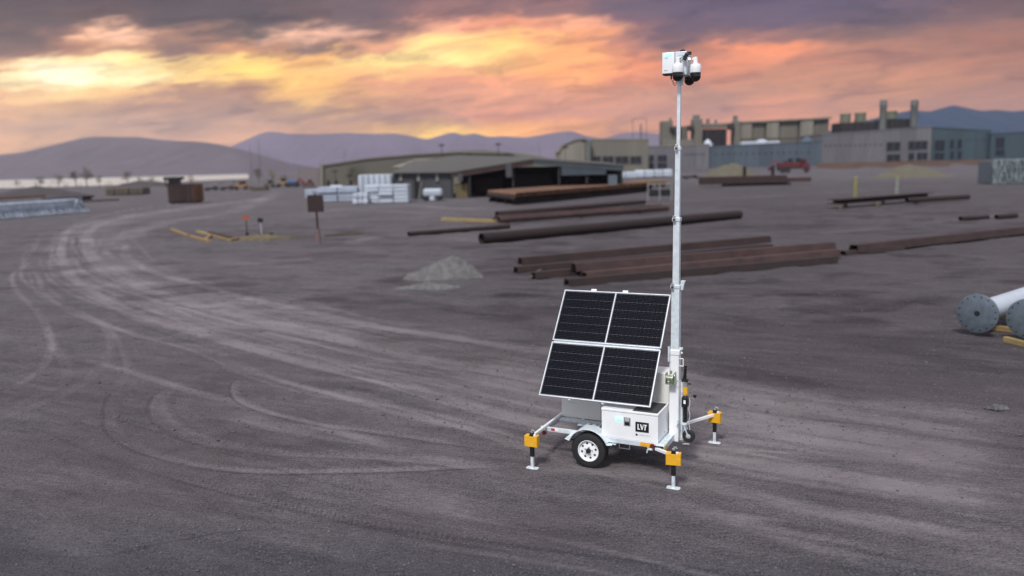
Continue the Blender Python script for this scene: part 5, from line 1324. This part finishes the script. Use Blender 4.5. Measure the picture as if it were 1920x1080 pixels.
X0_, Z0_ = S(853, 345); X1_, _ = S(876, 345); MB().lohi((X0_, .4, 0), (X1_, 1.4, Z0_)).build('plywood_panel', mat('plywood', (.13, .10, .045), .8, var=.2), t_)
X0_, Z0_ = S(1139, 328); X1_, _ = S(1156, 345); MB().lohi((X0_, -1.1, .6), (X1_, -.98, Z0_)).build('white_board', M_flange, t_)
for (xa, xb, yt, m, dd_y) in ((885, 940, 335, M_rust, 8), (960, 1040, 330, M_acc, 10), (1070, 1130, 340, M_rust, 9)):
    X0_, Z0_ = S(xa, yt); X1_, _ = S(xb, yt); MB().lohi((X0_, dd_y, 0), (X1_, dd_y + 4, Z0_)).build('stored_stack', m, t_, bevel=.2)

# low pale roof peeping over the shed at its left
DB = 200
q0, q1, q2 = at(742, 313, DB), at(800, 298, DB), at(872, 310, DB)
t_ = thing('hall', 'pale cream gabled roof peeping over the left part of the shed', 'building', (q1[0], DB, 0))
gx = [q[0] - q1[0] for q in (q0, q1, q2)]; gz = [float(q[2]) for q in (q0, q1, q2)]
MB().prism([(gx[0], 0), (gx[2], 0), (gx[2], gz[2] - .2), (gx[1] + 4, gz[1] - .25), (gx[1] - 3, gz[1] - .25), (gx[0], gz[0] - .2)], .5, 14, 'Y').build('wall', M_beige, t_)
MB().add([(gx[0] - 1, 0, gz[0]), (gx[1] - 3, 3, gz[1]), (gx[1] + 5, 3, gz[1]), (gx[2] + 1, 0, gz[2]), (gx[0] - 1, 15, gz[0]), (gx[1] - 3, 15, gz[1]), (gx[1] + 5, 15, gz[1]), (gx[2] + 1, 15, gz[2])],
    [(0, 3, 2, 1), (0, 1, 5, 4), (1, 2, 6, 5), (2, 3, 7, 6)]).build('roof', M_beige_l, t_)
# olive hall behind
DH = 290
def px_poly(pts, D): return [(float(at(x, y, D)[0]), float(at(x, y, D)[2])) for x, y in pts]
t_ = thing('hall', 'long olive beige hall behind the white stacks, its roof rising to the right', 'building', (0, DH, 0))
MB().prism(px_poly([(604, 352), (604, 311), (690, 298), (780, 290), (860, 286), (960, 288), (1000, 300), (1000, 352)], DH), 0, 40, 'Y').build('wall', M_olive, t_)
MB().prism(px_poly([(601, 312.5), (690, 299), (780, 291), (860, 287), (962, 289), (962, 286.5), (860, 284.5), (780, 288.5), (690, 296), (601, 309.5)], DH), -.5, 40.5, 'Y').build('roof', M_beige, t_)
MB().prism(px_poly([(600, 352), (600, 308), (606.5, 308), (606.5, 352)], DH), -.8, -.51, 'Y').build('corner_trim', M_beige_l, t_)
for xx in (566 + 47, 628, 656): MB().prism(px_poly([(xx, 350), (xx, 338), (xx + 5, 338), (xx + 5, 350)], DH), -.2, -.05, 'Y').build('door', M_dark, t_)
t_ = thing('hall', 'pale low building left of the olive hall', 'building', (0, 330, 0))
MB().prism(px_poly([(556, 350), (556, 318), (598, 314), (598, 350)], 330), 0, 20, 'Y').build('wall', mat('mauve_wall', (.18, .15, .15), .8, var=.06), t_)

# ------------------------------------------------------------------ the works
def block(name, lab, x0, x1, ytL, ytR, yb, D, depth, m, cat='building', group=None, panels=0, pm=None, roofm=None):
    ql, qr = at(x0, ytL, D), at(x1, ytR, D); cx = (ql[0] + qr[0]) / 2
    zb = float(min(at(x0, yb, D)[2], at(x1, yb, D)[2])); zb = min(zb, zt(cx, D))
    t_ = thing(name, lab, cat, (cx, D, zb), 0, group)
    a, b = ql[0] - cx, qr[0] - cx; zl, zr_ = float(ql[2]) - zb, float(qr[2]) - zb
    MB().prism([(a, 0), (b, 0), (b, zr_), (a, zl)], .15 if panels else 0, depth, 'Y').build('wall', m, t_)
    if panels:
        n = panels; rs = random.Random(int(x0))
        for i in range(n):
            u0, u1 = i / n, (i + 1) / n; xa, xb = a + (b - a) * u0 + .06, a + (b - a) * u1 - .06
            za, zb2 = zl + (zr_ - zl) * u0, zl + (zr_ - zl) * u1
            MB().prism([(xa, 0), (xb, 0), (xb, zb2), (xa, za)], rs.uniform(-.05, .02), .145, 'Y').build('wall_panel', pm or m, t_)
    MB().prism([(a - .2, zl + .001), (b + .2, zr_ + .001), (b + .2, zr_ + .5), (a - .2, zl + .5)], -.25, depth + .2, 'Y').build('parapet', roofm or m, t_)
    def win(x_0, x_1, y0, y1, nx=2, ny=1, m_=M_pane, fr=True):
        p0, p1 = at(x_0, y1, D), at(x_1, y0, D); A_, B_ = p0[0] - cx, p1[0] - cx; Z0, Z1 = float(p0[2]) - zb, float(p1[2]) - zb
        w_ = MB().lohi((A_, -.12, Z0), (B_, -.06, Z1)).build('window', m_, t_)
        if fr:
            e = .22
            f = MB().lohi((A_ - e, -.35, Z0 - e), (B_ + e, -.07, Z0)).lohi((A_ - e, -.35, Z1), (B_ + e, -.07, Z1 + e)).lohi((A_ - e, -.35, Z0), (A_, -.07, Z1)).lohi((B_, -.35, Z0), (B_ + e, -.07, Z1))
            for i in range(1, nx):
                X = A_ + (B_ - A_) * i / nx; f.lohi((X - .06, -.25, Z0), (X + .06, -.121, Z1))
            f.build('frame', m, w_)
        return w_
    return t_, win
DW = 402
M_cream = M_beige
t_, win = block('works_building', 'beige block with pointed gable at the left end of the works', 1108, 1216, 263, 262, 320, 380, 30, M_beige, roofm=M_beige_l)
for a_, b_ in ((1112, 1126), (1130, 1150), (1154, 1178), (1182, 1202)): win(a_, b_, 293, 307, 2)
tg_ = thing('works_building', 'cream gabled hall end beside the lamp posts, farthest left of the works', 'building', (0, 376, 0))
MB().prism(px_poly([(1048, 325), (1048, 286), (1058, 272), (1080, 263), (1098, 261), (1098, 325)], 376), 0, 25, 'Y').build('wall', M_beige_l, tg_)
MB().prism(px_poly([(1098.5, 325), (1098.5, 262), (1107, 262), (1107, 325)], 376), -.8, 20, 'Y').build('stair_tower', M_stack, tg_)
MB().prism(px_poly([(1046, 286), (1057, 270), (1080, 261), (1099, 259), (1099, 261), (1080, 263), (1058, 272), (1048, 286.5)], 376), -.6, 25.5, 'Y').build('roof', M_beige, tg_)
t_, win = block('works_building', 'pale grey hall with paired dark windows directly behind the mast', 1206, 1330, 276, 271, 320, 396, 26, M_concrete, panels=5, pm=M_concrete, roofm=M_beige_l)
for a_, b_ in ((1210, 1226), (1233, 1250)):
    win(a_, b_, 291, 303, 2); win(a_, b_, 306, 316, 2)
for i in range(8): win(1283 + i * 5.2, 1285 + i * 5.2, 288, 291, 1, fr=False)
t_, win = block('works_building', 'long low blue grey hall behind the sand pile and the red truck', 1330, 1541, 276, 266, 318, 398, 30, M_conc_b, panels=9, pm=M_conc_b, roofm=M_conc_b)
for i in range(16): win(1342 + i * 11.5, 1344.5 + i * 11.5, 288 - i * .25, 291 - i * .25, 1, fr=False)
t_, win = block('works_building', 'grey concrete hall with two groups of big black windows', 1541, 1748, 253, 238, 316, 398, 30, M_concrete, panels=7, pm=M_concrete, roofm=M_concrete)
win(1661.5, 1688, 266, 283, 2); win(1661.5, 1688, 289, 303, 2); win(1702, 1739, 264, 281, 3); win(1702, 1714, 287, 300, 1); win(1718, 1739, 286, 300, 2)
for i in range(12): win(1546 + i * 9.4, 1548.6 + i * 9.4, 272 - i * .2, 275 - i * .2, 1, fr=False)
t_, win = block('works_building', 'teal grey hall with tall narrow windows at the far right', 1748.6, 1858, 240, 246, 316, 400, 30, M_conc_t, panels=4, pm=M_conc_t, roofm=M_conc_t)
win(1752, 1771, 263, 282, 2); win(1751, 1770, 287, 300, 2); win(1781, 1788, 262, 278, 1); win(1781, 1788, 284, 299, 1); win(1795, 1803, 262, 278, 1); win(1795, 1803, 284, 299, 1)
for i in range(7): win(1812 + i * 6.5, 1814 + i * 6.5, 261, 263.5, 1, fr=False)
t_, win = block('works_building', 'teal block with two stacked windows at the right edge', 1859, 1990, 252, 246, 316, 397, 30, M_conc_t, panels=4, pm=M_conc_t, roofm=M_conc_t)
win(1866, 1883, 258, 277, 2); win(1866, 1883, 281, 291, 2)
# white domes / roof lights
for (x, y, w_, h_, lab) in ((1327, 271, 18, 10, 'white pointed roof light between the two halls'), (1425, 270, 70, 5, 'long white low roof light on the blue grey hall'), (1428, 266, 26, 5, 'white rounded roof vent above the long roof light'), (1257, 277, 12, 6, 'small white roof light left of the mast head hall'), (1513, 265, 24, 9, 'blue grey pointed roof vent near the condenser block')):
    q = at(x, y, 405); u1 = 405 / F
    if w_ < 60: o = MB().lathe([(w_ / 2 * u1, -1.6), (w_ / 2 * u1, 0), (w_ * .25 * u1, h_ * .7 * u1), (.001, h_ * u1)], (0, 0, 0), 'Z', 12).build('roof_light', M_wrap if 'white' in lab else M_conc_b)
    else: o = MB().lohi((-w_ / 2 * u1, -1.5, -1.2), (w_ / 2 * u1, 3, h_ * u1)).build('roof_light', M_wrap, bevel=.3)
    o.location = (q[0], 405, q[2]); tag(o, lab, 'roof light')
# cooling duct towers behind (left group)
DT = 440
t_ = thing('duct_plant', 'cluster of beige ducts, towers and dark pipework above the halls behind the mast', 'plant', (0, DT, 2))
def pb(x0, x1, y0, y1, dy0=0, dy1=8, D=DT): 
    P0, P1 = at(x0, y1, D), at(x1, y0, D); return (P0[0], dy0, float(P0[2]) - 2), (P1[0], dy1, float(P1[2]) - 2)
for (x0, x1, y0, y1) in ((1241, 1262, 226, 320), (1300, 1318, 222, 320), (1376, 1388, 226, 320)): MB().lohi(*pb(x0, x1, y0, y1)).build('tower', M_beige, t_, bevel=.5)
for (x0, x1, y0, y1) in ((1302, 1315, 215, 222), (1378, 1387, 216, 226), (1327, 1334, 222, 232), (1343, 1348, 224, 232), (1257, 1262, 221, 226)):
    a_, b_ = pb(x0, x1, y0, y1); MB().tube(((a_[0] + b_[0]) / 2, 4, a_[2] + .1), ((a_[0] + b_[0]) / 2, 4, b_[2]), (b_[0] - a_[0]) / 2, n=14).build('vent_stack', M_stack, t_, smooth=35)
for (x0, x1, y0, y1) in ((1319, 1375, 230, 240),): MB().lohi(*pb(x0, x1, y0, y1, 1, 7)).build('header_duct', M_beige, t_, bevel=.4)
for (x0, x1, y0, y1, d0, d1) in ((1321, 1364, 241, 320, 2, 7), (1255, 1265, 238, 246, -2, -.2), (1291, 1300, 235, 245, -2, 6), (1363, 1375, 232, 244, -2, -.1), (1241, 1300, 262, 320, -1, 6)):
    MB().lohi(*pb(x0, x1, y0, y1, d0, d1)).build('dark_grille' if x0 < 1360 and x0 > 1320 else 'duct', M_acc if x0 != 1241 else M_beige, t_, bevel=.3)
for (x0, x1) in ((1262, 1276), (1278, 1290)): MB().lohi(*pb(x0, x1, 236, 300, 0, 6)).build('duct', M_olive, t_, bevel=.5)
for i in range(6):
    a_, b_ = pb(1322 + i * 8, 1324 + i * 8, 241, 271, 1.2, 1.9); MB().lohi(a_, b_).build('grille_bar', M_rust, t_)
# flat topped beige block above the roofs
t_ = thing('process_block', 'flat topped beige block with vertical bays above the blue grey hall', 'building', (0, 452, 2))
edges = (1390, 1412, 1437, 1463, 1500, 1528, 1558)
for i, (x0, x1) in enumerate(zip(edges[:-1], edges[1:])):
    yt_ = 229 - (x0 - 1390) * .05
    (a_, _, za), (b_, _, zb) = pb(x0 + .3, x1 - .3, yt_, 262, 0, 14, 452)
    MB().lohi((a_, (i % 2) * 1.6, 0), (b_, 14, zb)).build('bay', M_beige_l if i % 2 == 0 else M_beige, t_, bevel=.9)
_l, _r = at(1389, 229.5, 452), at(1559, 221, 452); a_, b_, zl, zr_ = _l[0], _r[0], float(_l[2]) - 2, float(_r[2]) - 2
MB().add([(a_, -.5, zl - .5), (b_, -.5, zr_ - .5), (b_, -.5, zr_ + .5), (a_, -.5, zl + .5), (a_, 14.5, zl - .5), (b_, 14.5, zr_ - .5), (b_, 14.5, zr_ + .5), (a_, 14.5, zl + .5)],
    [(0, 1, 2, 3), (7, 6, 5, 4), (0, 4, 5, 1), (3, 2, 6, 7), (0, 3, 7, 4), (1, 5, 6, 2)]).build('parapet', M_beige_l, t_)
o = MB().lohi(*pb(1391, 1556, 256, 264, 2, 4, 448)).build('pipe_bridge', M_timber_d); o.location = (0, 446, 2); tag(o, 'brown pipe bridge running below the flat topped beige block', 'pipe bridge')
# air cooled condenser
t_ = thing('condenser', 'dark air cooled condenser block with pale fan stacks and two tall chimneys', 'condenser', (0, 425, 2))
for (x0, x1, y0, y1) in ((1578, 1652, 228, 250), (1658, 1718, 222, 244)): 
    MB().lohi(*pb(x0, x1, y0, y1, 0, 14, 425)).build('condenser_deck', M_acc, t_, bevel=.3)
    n = 6
    for i in range(n + 1):
        xx = x0 + (x1 - x0) * i / n; MB().lohi(*pb(xx - .7, xx + .7, y0 - 1, y1, -.5, -.02, 425)).build('column', M_rust, t_)
MB().lohi(*pb(1592, 1640, 250.5, 268, 2, 12, 425)).build('support_frame', M_beige, t_)
MB().lohi(*pb(1665, 1712, 244.5, 262, 2, 12, 425)).build('support_frame', M_beige, t_)
for (x0, x1, y0, y1) in ((1583, 1605, 212, 227.9), (1611, 1634, 210, 227.9), (1668, 1693, 207, 221.9)):
    a_, b_ = pb(x0, x1, y0, y1, 0, 10, 425); c_ = (a_[0] + b_[0]) / 2; r = (b_[0] - a_[0]) / 2
    MB().lathe([(r * 1.0, a_[2]), (r * .88, (a_[2] + b_[2]) / 2), (r * .95, b_[2]), (r * .85, b_[2]), (.01, b_[2] - .8)], (c_, 6, 0), 'Z', 24).build('fan_stack', M_green, t_, smooth=35)
for (x0, x1, y0, y1) in ((1644.5, 1660, 188, 262), (1703, 1718.5, 188, 238)):
    a_, b_ = pb(x0, x1, y0, y1, 0, 10, 425); c_ = (a_[0] + b_[0]) / 2; r = (b_[0] - a_[0]) / 2
    c__ = MB().lathe([(r * 1.05, a_[2]), (r * 1.0, b_[2] - 3.2), (r * 1.15, b_[2] - 2.8), (r * 1.0, b_[2]), (r * .8, b_[2]), (.01, b_[2] - 1)], (c_, -1.8, 0), 'Z', 20).build('chimney', M_stack, t_, smooth=35)
# earth bank strip in front of the works
bs_ = MB(); P = []
for i, x in enumerate(np.linspace(1530, 2050, 30)):
    f0, f1 = at(x, 320, 387), at(x, 300, 398.5); P.append([(f0[0], 386 + .6 * math.sin(i), zt(f0[0], 386) - .1), (f1[0], 397.6, max(zt(f1[0], 397.6), 1.0) + .55 + .15 * math.sin(i * 1.7)), (f1[0], 399, max(zt(f1[0], 399), 1) + .5)])
V = [q for r in P for q in r]
bs_.add(V, [(i * 3 + j, i * 3 + j + 1, (i + 1) * 3 + j + 1, (i + 1) * 3 + j) for i in range(29) for j in range(2)])
tag(bs_.build('embankment', M_embank), 'orange earth bank running along the foot of the works at the right', kind='structure')

# ------------------------------------------------------------------ air
hz = MB().lohi((-6800, -6600, -4), (6800, 6600, 420)).build('haze', mat('unused', (0, 0, 0)))
hm_ = bpy.data.materials.new('haze_air'); hm_.use_nodes = True; t = hm_.node_tree; t.nodes.clear()
pv = t.nodes.new('ShaderNodeVolumePrincipled'); ou = t.nodes.new('ShaderNodeOutputMaterial')
pv.inputs['Color'].default_value = (.80, .79, .95, 1); pv.inputs['Density'].default_value = 8.5e-5; pv.inputs['Anisotropy'].default_value = .3
t.links.new(pv.outputs[0], ou.inputs['Volume'])
hz.data.materials.clear(); hz.data.materials.append(hm_)
tag(hz, 'thin mauve evening haze over the yard and the hills', kind='stuff')
